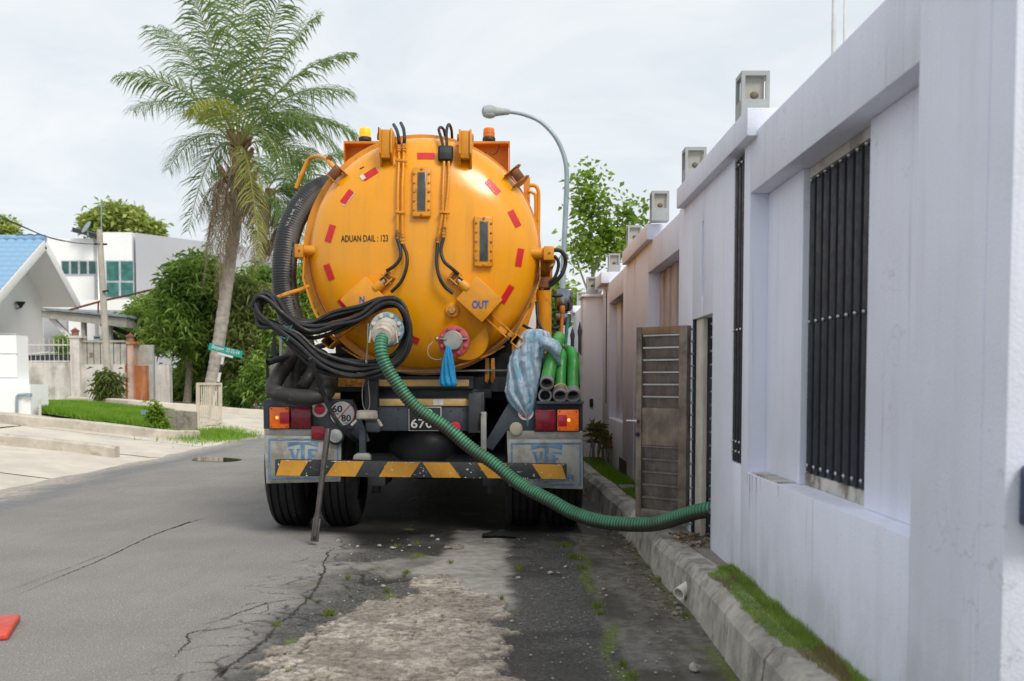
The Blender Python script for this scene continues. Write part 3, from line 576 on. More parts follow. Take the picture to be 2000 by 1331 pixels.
# dark run-off stains below the ledge end
M('stain_grey', (.24, .225, .22), .9, var=.25, vs=30)
for yy_, l_, w_ in ((4.93, .20, .010), (4.88, .13, .006), (4.80, .17, .007), (4.72, .07, .004), (4.40, .06, .006), (4.98, .08, .005)):
    mb = MB(); rows = [[V((XW - .0015, yy_ + s_ * w_ * (1 - k / 8) * random.uniform(.6, 1.2), ZD - .004 - l_ * k / 8)) for s_ in (-.5, .5)] for k in range(9)]; mb.grid(rows); mb.build('stain', MATS['stain_grey'], WL0, smooth=False)
# drain hole at the foot of the wall, gate threshold rubble
mb = MB(); mb.bb(XW - .003, XW + .01, 10.25, 10.95, .20, .37); mb.build('drain_hole', MATS['interior_dark'], WL0)
# mailbox at the near end face
M('mailbox_blue', (.02, .045, .10), .4)
mb = MB(); mb.bb(1.181, 1.36, 2.30, 2.377, .86, 1.0); tag(mb.build('mailbox', MATS['mailbox_blue'], bevel=.008), 'dark blue box fixed to the near end of the wall', 'mailbox')

# lamps on the wall
def make_lamp(loc, label, cap=None):
    w, hgt = .138, .235; root = thing('wall_lamp', label, 'lamp', loc, 'square lamps along the wall top'); x, y, z = loc
    mb = MB(); t = .018
    mb.bb(x - w / 2, x + w / 2, y, y + w, z, z + hgt * .42); mb.bb(x - w / 2, x + w / 2, y, y + w, z + hgt - .022, z + hgt)
    for a in (-1, 1):
        for b in (0, 1): mb.bb(x + a * (w / 2 - t / 2) - t / 2, x + a * (w / 2 - t / 2) + t / 2, y + b * (w - t), y + b * (w - t) + t, z + hgt * .42, z + hgt - .022)
    mb.build('housing', MATS['lamp_grey'], root, smooth=False)
    mb = MB(); mb.bb(x - w / 2 + .022, x + w / 2 - .022, y + .03, y + w - .012, z + hgt * .42, z + hgt - .022); mb.build('glass', MATS['lamp_glass'], root, smooth=False)
    mb = MB(); mb.ball((x, y + .03, z + hgt * .53), .022, (1, .3, .8)); mb.build('bulb', MATS['bulb_brown'], root)
    return root
lm = make_lamp((1.190, 5.08, 2.468), 'nearest and largest of the grey square lamps on the wall top')
for (px, py, y, lb) in [(1359, 350, 6.72, 'second grey square lamp from the camera, at the far end of the first cap'), (1290, 440, 8.25, 'grey square lamp on the cap above the open metal gate'), (1240, 480, 10.1, 'fourth grey lamp, half hidden behind the sloping cap'), (1200, 528, 12.35, 'small grey lamp on the fifth pier, right of the leafy tree'), (1157, 578, 13.15, 'small grey lamp on the pale projecting pier'), (1136, 600, 15.4, 'farthest tiny grey lamp on the wall past the pale pier')]:
    p = P(px, py, y); c = dup(lm, (p.x, y, 2.345 if 8 < y < 8.4 else 2.468 if y < 13 else (2.27)), lb)
    if 8 < y < 8.4: c.location.z = 2.345 + .12
# white poles standing behind the wall
M('pole_white', (.72, .73, .74), .4)
for px, r, lb in [(1628, .013, 'thick white flagpole rising behind the wall top'), (1648, .005, 'thin white rod beside the white flagpole behind the wall')]:
    a = P(px, 95, 5.6); mb = MB(); mb.cyl((a.x, 5.6, .2), (a.x, 5.6, 5.5), r, n=12); mb.lathe([(0, r * 2.4), (.03, r * 2.4)], (a.x, 5.6, .2), (0, 0, 1), 12); tag(mb.build('flagpole', MATS['pole_white']), lb, 'pole')

# --- gate door, swung open over the verge
M('gate_metal', (.215, .165, .125), .55, .25, var=.25, vs=6, streak=(.34, .33, .31), sa=.55, ss=(30, 30, 1.6), dirt=(.07, .05, .04), da=.75, ds=5, dlo=.42, dhi=.7, bump=.12)
M('gate_slat', (.15, .122, .105), .5, .2, var=.3, vs=6, streak=(.26, .26, .27), sa=.5, ss=(46, 46, 2), dirt=(.05, .04, .035), da=.6, ds=6)
M('gate_frame_top', (.26, .155, .09), .6, .2, var=.2, streak=(.10, .07, .05), sa=.5)
M('gate_beige', (.58, .54, .47), .6, var=.1, streak=(.22, .2, .17), sa=.5)
A = V((1.125, 6.60, 0)); B = V((.850, 6.88, 0)); A.x = P(1346, 800, 6.60).x
dv = (B - A); wd = dv.length; dv.normalize(); nv = V((dv.y, -dv.x, 0))
if nv.y > 0: nv = -nv                                              # face towards the camera
Rg = Matrix((dv, nv, V((0, 0, 1)))).transposed(); z0, z1 = .275, 1.545
gate = thing('gate_door', 'rusty brown metal gate leaf with louvred panels, standing open', 'gate', (A.x, A.y, z0))
def gb(u0, u1, za, zb, d0, d1, name, mat, par=gate, bev=.003):
    mb = MB(); c = A + dv * ((u0 + u1) / 2) + nv * ((d0 + d1) / 2); mb.box((c.x, c.y, (za + zb) / 2), (u1 - u0, abs(d1 - d0), zb - za), Rg); return mb.build(name, MATS[mat], par, bevel=bev)
gb(.0, .062, z0, z1, -.03, .03, 'stile', 'gate_metal'); gb(wd - .045, wd, z0, z1, -.03, .03, 'stile', 'gate_metal')
gb(.062, wd - .045, z1 - .05, z1, -.028, .028, 'top_rail', 'gate_frame_top'); gb(.062, wd - .045, z0, z0 + .06, -.028, .028, 'bottom_rail', 'gate_metal'); gb(.062, wd - .045, .76, 1.01, -.02, .022, 'lock_panel', 'gate_metal')
for zc, za, k in ((1.01, z1 - .05, 6), (z0 + .06, .76, 5)):
    for i in range(k):
        h = (za - zc) / k; c = A + dv * (.062 + wd - .045) / 2; mb = MB(); mb.box((c.x, c.y, zc + h * (i + .5)), (wd - .107, .008, h * 1.08), Rg @ Euler((math.radians(-12), 0, 0)).to_matrix()); mb.build('slat', MATS['gate_slat'], gate)
        gb(.066, wd - .05, zc + h * (i + 1) - .012, zc + h * (i + 1) - .002, -.01, .022, 'slat_edge', 'steel_stud' if zc > 1 else 'gate_slat', bev=0)
mb = MB(); hpos = A + dv * (wd - .02) + V((0, 0, .92)); mb.cyl(hpos, hpos + nv * .06, .012, n=10); mb.cyl(hpos + nv * .055 - dv * .01, hpos + nv * .055 + dv * .075, .009, n=10); mb.build('handle', MATS['steel_stud'], gate)
mb = MB(); mb.cyl(hpos + V((0, 0, -.09)), hpos + V((0, 0, -.09)) + nv * .045, .014, n=10); mb.build('lock', MATS['steel_dark'], gate)
for zc in (.42, .90, 1.42):
    mb = MB(); mb.cyl((A.x + .012, A.y - .005, zc - .05), (A.x + .012, A.y - .005, zc + .05), .011, n=10); mb.build('hinge', MATS['steel_stud'], gate)
gf = thing('gateway', 'studded steel gateway with beige side panel set in the wall opening', 'gateway', (1.2, 6.2, .22))
for yc, xs_ in ((6.545, 1.155), (5.925, 1.16)):
    mb = MB(); mb.bb(xs_, xs_ + .03, yc - .02, yc + .02, .22, GZ); mb.build('jamb', MATS['steel_dark'], gf)
    for i in range(17): mb = MB(); zc = .27 + i * .078; mb.cyl((xs_ - .016, yc - .01, zc), (xs_ + .004, yc - .01, zc), .0075, n=8); mb.build('stud', MATS['steel_stud'], gf)
mb = MB(); mb.bb(1.17, 1.2, 6.30, 6.52, .22, GZ - .004); mb.build('side_panel', MATS['gate_beige'], gf, bevel=.004)
mb = MB(); mb.bb(1.26, 1.29, 5.99, 6.30, .24, GZ - .004); mb.build('inner_panel', MATS['gate_beige'], gf)
for zc in (.62, 1.02): mb = MB(); mb.bb(1.256, 1.26, 6.0, 6.29, zc, zc + .006); mb.build('panel_joint', MATS['interior_dark'], gf)
mb = MB(); mb.bb(1.45, 1.47, 5.9, 6.57, .2, GZ); mb.build('back_panel', MATS['interior_dark'], gf)
# rubble and leaves inside the gate opening
mb = MB()
for k in range(60): rock(mb, V((random.uniform(1.06, 1.3), random.uniform(5.98, 6.4), .222)), random.uniform(.008, .03), .6)
mb.build('rubble', MATS['asphalt_lump'], kind='stuff', label='broken rubble in the gate opening')
n = 160; leafcloud('leaf_litter', np.stack([RNG.uniform(1.0, 1.28, n), RNG.uniform(5.95, 6.35, n), RNG.uniform(.222, .245, n)], 1), RNG.normal(0, 1, (n, 3)) * np.array([1, 1, .15]), .035, .02, leafmat('dead_leaf', [(.10, .06, .035), (.30, .17, .11), (.42, .30, .24)], .8, .1), kind='stuff', label='dry brown leaves gathered by the gate')
n = 380; yy = RNG.uniform(5.0, 9.0, n); leafcloud('leaf_litter', np.stack([.87 - abs(RNG.normal(0, .09, n)), yy, RNG.uniform(.004, .014, n)], 1), RNG.normal(0, 1, (n, 3)) * np.array([1, 1, .12]), .032, .012, leafmat('dry_straw', [(.08, .06, .035), (.22, .17, .10), (.40, .33, .22)], .9, .1), kind='stuff', label='dry straw and leaf litter along the gutter')

# PVC weep pipe in the kerb
M('pvc_white', (.74, .71, .64), .5, var=.08, dirt=(.3, .26, .2), da=.5, ds=20)
a = G(1349, 1190, .0); mb = MB(); yk = P(1350, 1150, 4.95).y; xk = kx(4.95) - .012
xk = kx(5.4) - .03; o_, i_ = .036, .029; p0 = V((xk + .06, 5.46, .10)); p1 = V((xk - .035, 5.38, .062)); mb.lathe([(0, o_), ((p1 - p0).length, o_), ((p1 - p0).length, i_), (.01, i_)], p0, p1 - p0, 18, cap=False)
mb.lathe([(.012, i_), (.014, .001)], p0, p1 - p0, 18, cap=False); tag(mb.build('drain_pipe', MATS['pvc_white']), 'white plastic pipe stub poking out of the kerb face', 'pipe')

# cordyline plants by the pier
CP = leafmat('cordyline_leaf', [(.04, .07, .015), (.16, .13, .03), (.22, .03, .05)], .45, .3); M('cane_bark', (.30, .26, .20), .9, var=.25, vs=20)
for k, (px, pyb, pyt, Y, lb) in enumerate([(1152, 897, 822, 11.9, 'leftmost red leaved cane plant half behind the tanker'), (1160, 898, 835, 12.3, 'short red leaved cane plant second from the tanker'), (1170, 899, 822, 12.0, 'tall middle red and green cane plant before the pier'), (1178, 900, 838, 12.2, 'short green leaved cane plant right of the tall one'), (1187, 898, 846, 11.8, 'rightmost thin cane plant nearest the lavender wall')]):
    b0 = P(px, pyb, Y); b0.z = .207; root = thing('cordyline_plant', lb, 'plant', b0, 'red leaved cane plants by the pier')
    for s_ in range(3):
        tp = P(px + random.uniform(-6, 6), pyt + 12 + s_ * 9, Y + random.uniform(-.1, .1)); mid = b0.lerp(tp, .5) + V((random.uniform(-.02, .02), 0, 0)); mb = MB(); mb.tube(crom([b0 + V((random.uniform(-.03, .03), random.uniform(-.05, .05), 0)), mid, tp], 5), .007, 6); mb.build('stem', MATS['cane_bark'], root)
        n = 18; d = RNG.normal(0, 1, (n, 3)); d[:, 2] = abs(d[:, 2]) * .9 + .2; leafcloud('leaves', np.tile(np.array(tp), (n, 1)) - d / np.linalg.norm(d, axis=1, keepdims=True) * .0, d, RNG.uniform(.09, .17, n), .022, CP, root, droop=.25)

# ================================================================ TANKER TRUCK
M('tank_yellow', (.86, .345, .0), .26, var=.03, vs=1.6, dirt=(.70, .33, .04), da=.34, ds=1.5, dlo=.48, dhi=.72, streak=(.50, .22, .03), sa=.36, ss=(13, 13, .9), coat=.45, spec=.4, bump=.10, bs=4)
M('yellow_part', (.70, .275, .005), .38, var=.08, vs=8, dirt=(.20, .075, .015), da=.6, ds=14, dlo=.54, dhi=.72, streak=(.42, .17, .03), sa=.3, ss=(24, 24, 3), coat=.1)
M('yellow_worn', (.58, .24, .025), .55, var=.18, vs=9, dirt=(.09, .035, .012), da=.85, ds=17, dlo=.47, dhi=.66, bump=.15)
M('orange_board', (.60, .215, .015), .55, var=.14, vs=4, dirt=(.20, .06, .02), da=.6, ds=5, dlo=.45, dhi=.75)
M('chassis_dark', (.032, .036, .042), .55, var=.2, vs=5, dirt=(.09, .075, .055), da=.55, ds=6, dlo=.48, dhi=.75, bump=.1)
M('chassis_blue', (.040, .052, .068), .5, var=.15, vs=6, dirt=(.11, .10, .085), da=.5, ds=7, dlo=.5, dhi=.75, bump=.08)
M('rubber_black', (.016, .016, .018), .55, var=.25, vs=20, dirt=(.07, .062, .05), da=.5, ds=12, dlo=.5, dhi=.75)
M('tyre_rubber', (.010, .010, .011), .75, var=.2, vs=10, dirt=(.06, .052, .042), da=.6, ds=6, dlo=.5, dhi=.8)
M('rubber_grey', (.026, .023, .021), .62, var=.25, vs=9, dirt=(.16, .14, .12), da=.5, ds=16, dlo=.55, dhi=.72, bump=.15)
M('reflector_red', (.62, .014, .018), .35, var=.08, vs=40)
M('tape_white', (.62, .58, .52), .5, var=.15, vs=30)
M('void_dark', (.008, .009, .010), .9)  # near-black for panels standing in for shade around the truck
M('gauge_glass', (.055, .062, .058), .12, var=.2, vs=9)
M('bolt_brass', (.46, .22, .05), .5, .2, var=.2, vs=30)
M('ink_black', (.012, .012, .014), .5); M('ink_blue', (.02, .10, .36), .5); M('print_blue', (.09, .21, .37), .6, var=.2, vs=9, dirt=(.42, .43, .42), da=.6, ds=14, dlo=.5, dhi=.7)
M('flap_white', (.37, .365, .335), .6, var=.12, vs=4, dirt=(.13, .115, .075), da=.8, ds=5, dlo=.44, dhi=.72, streak=(.22, .19, .13), sa=.6, ss=(10, 10, 1))
M('steel_grey', (.30, .29, .27), .5, .3, var=.15, vs=10, dirt=(.12, .10, .08), da=.6, ds=9)
M('flange_blue', (.07, .20, .27), .5, var=.2, vs=14, dirt=(.42, .42, .38), da=.8, ds=15, dlo=.42, dhi=.60, bump=.2)
M('flange_red', (.42, .05, .06), .55, var=.2, vs=14, dirt=(.22, .10, .08), da=.6, ds=14, dlo=.48, dhi=.66, bump=.2)
M('coupling_white', (.56, .50, .43), .5, var=.15, vs=14, dirt=(.24, .17, .11), da=.7, ds=14, dlo=.48, dhi=.68)
M('amber_lens', (.75, .14, .008), .22, var=.15, vs=22, emit=(1, .16, .005), es=.10)
M('amber_bulb', (.9, .4, .06), .3, emit=(1, .42, .05), es=1.0)
M('red_lens', (.20, .006, .018), .2, var=.25, vs=16); M('red_bright', (.55, .012, .045), .25)
M('beacon_on', (.9, .42, .01), .25, emit=(1, .45, .01), es=.35); M('beacon_off', (.80, .20, .01), .22)
M('sign_white', (.66, .65, .62), .5, var=.06); M('sign_red', (.50, .05, .07), .5)
M('clear_lens', (.42, .43, .43), .18, var=.1, vs=30); M('beige_lens', (.42, .38, .28), .35)
M('plank_tan', (.50, .33, .13), .6, var=.14, vs=8, dirt=(.30, .22, .12), da=.5, ds=10)
M('bar_yellow', (.52, .25, .022), .55, var=.10, vs=9, dirt=(.55, .53, .47), da=.9, ds=24, dlo=.645, dhi=.675, streak=(.70, .40, .02), sa=.0)
M('bar_black', (.028, .030, .033), .55, var=.2, vs=9, dirt=(.55, .54, .50), da=.9, ds=26, dlo=.63, dhi=.66)
M('rust', (.20, .075, .03), .85, var=.3, vs=14, dirt=(.06, .025, .015), da=.8, ds=18, bump=.3)
M('mirror_glass', (.22, .24, .25), .05, 1); M('cab_green', (.03, .20, .18), .4)
M('glass_dark', (.02, .025, .03), .06)

YD = 8.02; DC = P(829, 497, YD); DR = S(222, YD); RC = P(823, 497, YD)
AX = V((0, 1, 0)); truck = thing('tanker_truck', 'large yellow vacuum tanker truck parked by the kerb, seen from behind', 'truck', (DC.x, 7.7, 0))
BUL = .32
def dome_y(x, z):
    q = min(1.0, math.hypot(x - DC.x, z - DC.z) / DR); return YD - BUL * (1 - q ** 2.5) ** .52
def D(px, py, off=.004):
    a, b = 7.3, YD
    for _ in range(26):
        m = (a + b) / 2; p = P(px, py, m)
        if m < dome_y(p.x, p.z): a = m
        else: b = m
    p = P(px, py, (a + b) / 2); return p - V((0, off, 0))
def DN(px, py):
    a, b, c = D(px - 3, py, 0), D(px + 3, py, 0), D(px, py - 3, 0); d = D(px, py + 3, 0); n = (b - a).cross(c - d); n.normalize(); return n if n.y < 0 else -n
def T(name, mb, mat, par=None, **kw): return mb.build(name, MATS[mat], par or truck, **kw)

# tank
prof = [(YD - BUL * (1 - q ** 2.5) ** .52, q * DR) for q in list(np.linspace(0, .9, 24)) + list(np.linspace(.915, 1, 16))]
mb = MB(); mb.lathe([(a - 7, r) for a, r in prof] + [(YD - 7 + .05, DR)], (DC.x, 7, DC.z), AX, 96, cap=False); dome = T('tank_door', mb, 'tank_yellow', ang=60)
RR = S(231, YD)
mb = MB(); mb.lathe([(0, DR * .985), (0, RR), (.055, RR), (.055, DR * .985)], (RC.x, YD + .03, RC.z), AX, 96, cap=False); T('door_flange', mb, 'yellow_part', ang=30)
mb = MB(); mb.lathe([(0, RR - .03), (.05, RR - .03)], (RC.x, YD + .085, RC.z), AX, 72, cap=False); T('door_seal', mb, 'rubber_black')
mb = MB(); mb.lathe([(0, RR - .1), (0, RR + .012), (.06, RR + .012), (.06, RR - .02), (5.2, RR - .02), (5.5, RR * .8), (5.6, 0.01)], (RC.x, YD + .135, RC.z), AX, 80, cap=False); T('tank_shell', mb, 'tank_yellow', ang=30)
for yb in (9.6, 11.2, 12.6): mb = MB(); mb.lathe([(0, RR - .03), (0, RR + .03), (.05, RR + .03), (.05, RR - .03)], (RC.x, yb, RC.z), AX, 64, cap=False); T('tank_band', mb, 'yellow_part', ang=30)

# reflective patches draped on the door
def patch(a, b, w, mat='reflector_red', off=.004, name='reflector', lab=None):
    a, b = V((*a, 0)), V((*b, 0)); d = (b - a).normalized(); nrm = V((-d.y, d.x, 0)); rows = []
    for i in range(9):
        c = a.lerp(b, i / 8); rows.append([D(*(c + nrm * (w * (j / 4 - .5)))[:2], off) for j in range(5)])
    mb = MB(); mb.grid(rows); mb.grid([[p + V((0, .003, 0)) for p in r] for r in rows]); return T(name, mb, mat, smooth=True)
for a, b in [((815, 305), (849, 305)), ((709, 349), (736, 332)), ((669, 397), (687, 373)), ((640, 473), (650, 440)), ((637, 517), (648, 547)), ((663, 585), (680, 606)), ((793, 657), (818, 668)), ((980, 592), (1000, 559)), ((1012, 521), (1018, 486)), ((997, 412), (1013, 443)), ((951, 353), (974, 378))]: patch(a, b, 12.5)
patch((671, 402), (692, 376), 5, 'tape_white', .0035, 'peeled_tape'); patch((705, 349), (712, 344), 10, 'tape_white', .005, 'peeled_tape'); patch((703, 330), (711, 326), 1.5, 'ink_black', .005, 'scratch')
lettering('ADUAN DAIL : 123', (666, 459.5, 758, 472.5), lambda a, b: D(a, b, .004), MATS['ink_black'], truck, .008, rot=-.012)

# sight glasses
def frame_at(px, py, w, h, dep, off=0.0):
    c = D(px, py, 0); n = DN(px, py); u = V((1, 0, 0)); u = (u - n * u.dot(n)).normalized(); v = u.cross(n); v = -v if v.z < 0 else v
    return c, n, u, v
for (x0, y0, x1, y1, lb) in [(806, 328, 842, 427, None), (925, 424, 962, 522, None)]:
    cx, cy = (x0 + x1) / 2, (y0 + y1) / 2; c, n, u, v = frame_at(cx, cy, 0, 0, 0); yy = c.y; w, h = S(x1 - x0, yy), S(y1 - y0, yy); R = Matrix((u, n, v)).transposed()
    mb = MB(); mb.box(c + n * .014, (w, .036, h), R); g = T('sight_glass', mb, 'yellow_part', bevel=.012, seg=3)
    mb = MB(); mb.box(c + n * .026, (w * .50, .022, h * .80), R); T('glass_rim', mb, 'yellow_worn', g, bevel=.006)
    mb = MB(); mb.box(c + n * .032, (w * .43, .014, h * .77), R); T('glass', mb, 'gauge_glass', g, bevel=.003)
    for (a, b) in [(s, t) for s in (-.40, .40) for t in (-.36, -.18, 0, .18, .36)] + [(0, .455), (0, -.455)]:
        mb = MB(); q = c + u * (a * w) + v * (b * h) + n * .030; mb.lathe([(0, .0095), (.011, .0095), (.013, .006)], q, n, 6); T('bolt', mb, 'bolt_brass', g, smooth=False)

# hydraulic pipes, couplers, hoses on the door
def dpath(pts, off, n=6): return crom([D(a, b, off) for a, b in pts], n)
def pipe(pts, off=.035, r=.0105, name='hydraulic_pipe', mat='yellow_part'): mb = MB(); mb.tube(dpath(pts, off), r, 10); return T(name, mb, mat)
for pts in ([(780, 287), (780, 320), (778, 370), (778, 415), (777, 462)], [(790, 285), (789, 320), (787, 370), (787, 415), (787, 470)], [(868, 318), (866, 370), (865, 415), (861, 440), (856, 476)], [(877, 318), (877, 355), (873, 400), (871, 420), (867, 466)]): pipe(pts)
for a, b, r in [((780, 286), (780, 299), .017), ((790, 284), (790, 299), .017), ((777, 450), (777, 468), .017), ((787, 458), (787, 478), .017), ((857, 458), (855, 476), .017), ((868, 446), (867, 466), .017)]:
    mb = MB(); p, q = D(*a, .035), D(*b, .035); mb.cyl(p, p.lerp(q, .38), r, n=6); mb.cyl(p.lerp(q, .45), p.lerp(q, .72), r * 1.12, n=6); mb.cyl(p.lerp(q, .78), q, r * .95, n=12); T('pipe_fitting', mb, 'yellow_worn')
for a, b in [((774, 315), (796, 318)), ((773, 416), (793, 418)), ((859, 416), (879, 418))]:
    mb = MB(); mb.bar(D(*a, .04), D(*b, .04), .03, .018, (0, 0, 1)); T('pipe_clamp', mb, 'yellow_part', bevel=.003)
def hose(pts3, r, name='hydraulic_hose', mat='rubber_black', n=7): mb = MB(); mb.tube(crom(pts3, n), r, 10); return T(name, mb, mat)
hose([D(777, 468, .035), D(784, 492, .06), D(783, 508, .07), D(772, 522, .07), D(757, 531, .06)], .013); hose([D(787, 478, .035), D(796, 500, .06), D(796, 525, .08), D(786, 552, .08), D(766, 572, .06)], .013)
hose([D(855, 477, .035), D(854, 515, .06), D(859, 542, .07), D(870, 562, .06), D(886, 575, .06)], .013); hose([D(867, 467, .035), D(862, 490, .05), D(868, 512, .07), D(884, 527, .07), D(896, 537, .05)], .013)
hose([D(780, 286, .035), P(779, 272, 7.84), P(775, 255, 7.95), P(769, 244, 8.15)], .013); hose([D(790, 284, .035), P(790, 268, 7.84), P(788, 252, 7.95), P(783, 241, 8.15)], .013)
hose([P(866, 290, 7.75), P(861, 268, 7.84), P(857, 254, 7.9), P(861, 249, 8.0), P(867, 255, 8.1), P(871, 275, 8.2)], .011); hose([P(873, 288, 7.75), P(872, 262, 7.84), P(874, 247, 7.9), P(878, 244, 8.0), P(882, 256, 8.1), P(883, 276, 8.2)], .011)
# work lamp
c = D(871, 303, .05); mb = MB(); mb.box(c, (.112, .07, .115), (0.18, 0, 0.12)); wl = T('work_lamp', mb, 'rubber_black', bevel=.016, seg=3); mb = MB(); mb.box(c + V((0.004, -.036, -.006)), (.088, .012, .084), (0.18, 0, .12)); T('lens', mb, 'gauge_glass', wl, bevel=.008)

# hinge arms
for x0, x1, yt, yb in [(740, 766, 250, 331), (896, 921, 252, 332)]:
    xm = (x0 + x1) / 2
    for xa, xb in ((x0, x0 + 4), (x1 - 4, x1)):
        q0, q1 = P(xa, yt, 7.72), P(xb, yb, 7.72); mb = MB(); mb.prism([V((q0.x, 7.72, q0.z)), V((q0.x, 7.715, q1.z + .12)), V((q0.x, 7.86, q1.z - .02)), V((q0.x, 8.1, q1.z + .1)), V((q0.x, 8.15, q0.z))], (q1.x - q0.x, 0, 0)); T('hinge_plate', mb, 'yellow_part', bevel=.003)
    mb = MB(); mb.pbox(x0 + 4, yt + 3, x1 - 4, yb - 23, 7.735, .20); T('hinge_arm', mb, 'yellow_part', bevel=.004)
    mb = MB(); a = P(x0 - 3, yt + 17, 7.95); b = P(x1 + 4, yt + 17, 7.95); mb.cyl(a, b, .028, n=12); T('hinge_pin', mb, 'yellow_worn')
mb = MB(); mb.cyl(P(739.5, 249, 7.75), P(739, 267, 7.75), .005, n=6); T('hinge_grease_pipe', mb, 'chassis_dark')
# light boards with beacons
for x0, x1, bx, mat, lb in [(671, 745, 713, 'beacon_on', 'lit yellow beacon'), (918, 996, 955, 'beacon_off', 'unlit orange beacon')]:
    Yb = 8.55; mb = MB(); mb.pbox(x0 + 3, 281, x1 - 3, 345, Yb + .13, .012); mb.pbox(x0, 276, x1, 280.5, Yb, .16); mb.pbox(x0, 280.5, x0 + 2.5, 345, Yb, .14); mb.pbox(x1 - 2.5, 280.5, x1, 345, Yb, .14); T('light_board', mb, 'orange_board', smooth=False)
    c = P(bx, 275.8, Yb + .08); mb = MB(); mb.lathe([(0, .054), (.022, .054), (.03, .048)], c, (0, 0, 1), 20); bc = T('beacon', mb, 'rubber_black', label=lb)
    mb = MB(); mb.lathe([(0, .047), (.055, .047), (.068, .044), (.075, .034), (.078, .0)], c + V((0, 0, .03)), (0, 0, 1), 24, cap=False); T('beacon_dome', mb, mat, bc)
    mb = MB()
    for k in range(3): mb.lathe([(0, .0485), (.003, .0495), (.006, .0485)], c + V((0, 0, .036 + k * .012)), (0, 0, 1), 24, cap=False)
    T('lens_rib', mb, mat, bc)
mb = MB(); mb.tube(crom([P(955, 300, 8.6), P(965, 302, 8.6), P(973, 293, 8.6), P(975, 281, 8.6)], 6), .004, 6); T('beacon_wire', mb, 'rubber_black'); mb = MB(); mb.pbox(939, 297, 950, 303, 8.6, .03); T('wire_joint', mb, 'rubber_black', bevel=.006)
# roller brackets on the shoulders
for sx, (bx, by), rr in [(-1, (660, 345), 1), (1, (1006, 349), 1)]:
    c = P(bx, by, 7.93); rad = (c - RC); rad.y = 0; rad.normalize(); tng = V((-rad.z, 0, rad.x)) * (1 if sx > 0 else -1)
    for s_ in (-1, 1):
        o = c + tng * (s_ * .052); mb = MB(); mb.prism([o - rad * .06 + V((0, -.07, 0)), o + rad * .075 + V((0, -.085, 0)), o + rad * .10 + V((0, .0, 0)), o + rad * .05 + V((0, .16, 0)), o - rad * .06 + V((0, .15, 0))], tng * .008); T('roller_plate', mb, 'yellow_worn', bevel=.002)
    mb = MB(); mb.cyl(c - tng * .045 + rad * .025 + V((0, -.04, 0)), c + tng * .045 + rad * .025 + V((0, -.04, 0)), .038, n=14); T('roller', mb, 'rust')
# side trunnions
for x0, x1, bx0, bx1, y0, y1 in [(590, 622, 575, 592, 477, 503), (1036, 1064, 1062, 1082, 481, 508)]:
    a, b = P(x0, (y0 + y1) / 2, 7.93), P(x1, (y0 + y1) / 2 + 1, 7.93); mb = MB(); mb.cyl(a, b, S(10.5, 7.93), n=20); T('trunnion', mb, 'yellow_part'); mb = MB(); mb.pbox(bx0, y0, bx1, y1, 7.86, .14); bk = T('trunnion_block', mb, 'yellow_part', bevel=.005); mb = MB(); q = P((bx0 + bx1) / 2 + 1, (y0 + y1) / 2, 7.858); mb.cyl(q + V((0, .01, 0)), q - V((0, .004, 0)), .008, n=8); T('grease_nipple', mb, 'rust', bk)
# guard straps from trunnions to lower clamps, lower rim strip
def strap(pts, w=.012, d=.05, mat='yellow_part'):
    q = [P(a, b, y) for a, b, y in pts]; mb = MB()
    for a, b in zip(q[:-1], q[1:]): mb.bar(a, b, w, d, (0, 1, 0))
    return T('guard_strap', mb, mat)
strap([(595, 503, 7.92), (593, 546, 7.92), (612, 603, 7.92), (634, 648, 7.92), (652, 672, 7.92)]); strap([(1054.5, 508, 7.92), (1054.5, 546, 7.92), (1036, 600, 7.92), (1006, 655, 7.92)], mat='yellow_worn'); strap([(985, 676, 7.92), (960, 691, 7.92), (920, 707, 7.92), (878, 719, 7.93)], mat='yellow_worn'); strap([(668, 680, 7.92), (702, 700, 7.92), (730, 708, 7.93)], mat='yellow_worn')
# lower clamps: square tube ends with bolt heads
for (cx, cy, ang, sx) in [(641, 667, 45, -1), (1011, 667, 42, 1)]:
    R = Euler((0, math.radians(ang), 0)).to_matrix(); c = P(cx, cy, 7.74); s_ = .082; t = .008
    mb = MB()
    for k in range(4): e = R @ Euler((0, k * PI / 2, 0)).to_matrix(); mb.box(c + e @ V((0, .10, (s_ - t) / 2)), (s_ - t * (1 if k % 2 else 1) - .0005, .2, t), e)
    cl = T('clamp_tube', mb, 'yellow_part', smooth=False); mb = MB(); mb.box(c + V((0, .16, 0)), (s_ * .9, .02, s_ * .9), R); T('clamp_web', mb, 'rust', cl)
    q = P(cx - sx * 14 + (4 if sx < 0 else 0), cy - 13, 7.72); mb = MB(); mb.lathe([(0, .024), (.03, .024), (.033, .02)], q, (0, -1, 0), 6); mb.cyl(q, q + V((0, .12, 0)), .013, n=8); T('clamp_bolt', mb, 'yellow_worn', cl, smooth=False)
# clamp arms: two parallel plates with an eye between
for sx, A0, A1, eye in [(1, (955, 618), (1000, 658), (982, 645)), (-1, (706, 622), (655, 655), (668, 644))]:
    for off in (-9, 7): mb = MB(); mb.bar(D(A0[0] + off * .6 * sx, A0[1] - off * .6, .03), P(A1[0] + off * .6 * sx, A1[1] - off * .6, 7.78), .010, .06, (0, 1, 0)); T('clamp_arm', mb, 'yellow_part')
    q = P(*eye, 7.76); mb = MB(); mb.cyl(q, q + V((0, .10, 0)), .038, n=16); T('clamp_eye', mb, 'yellow_part', bevel=.006)
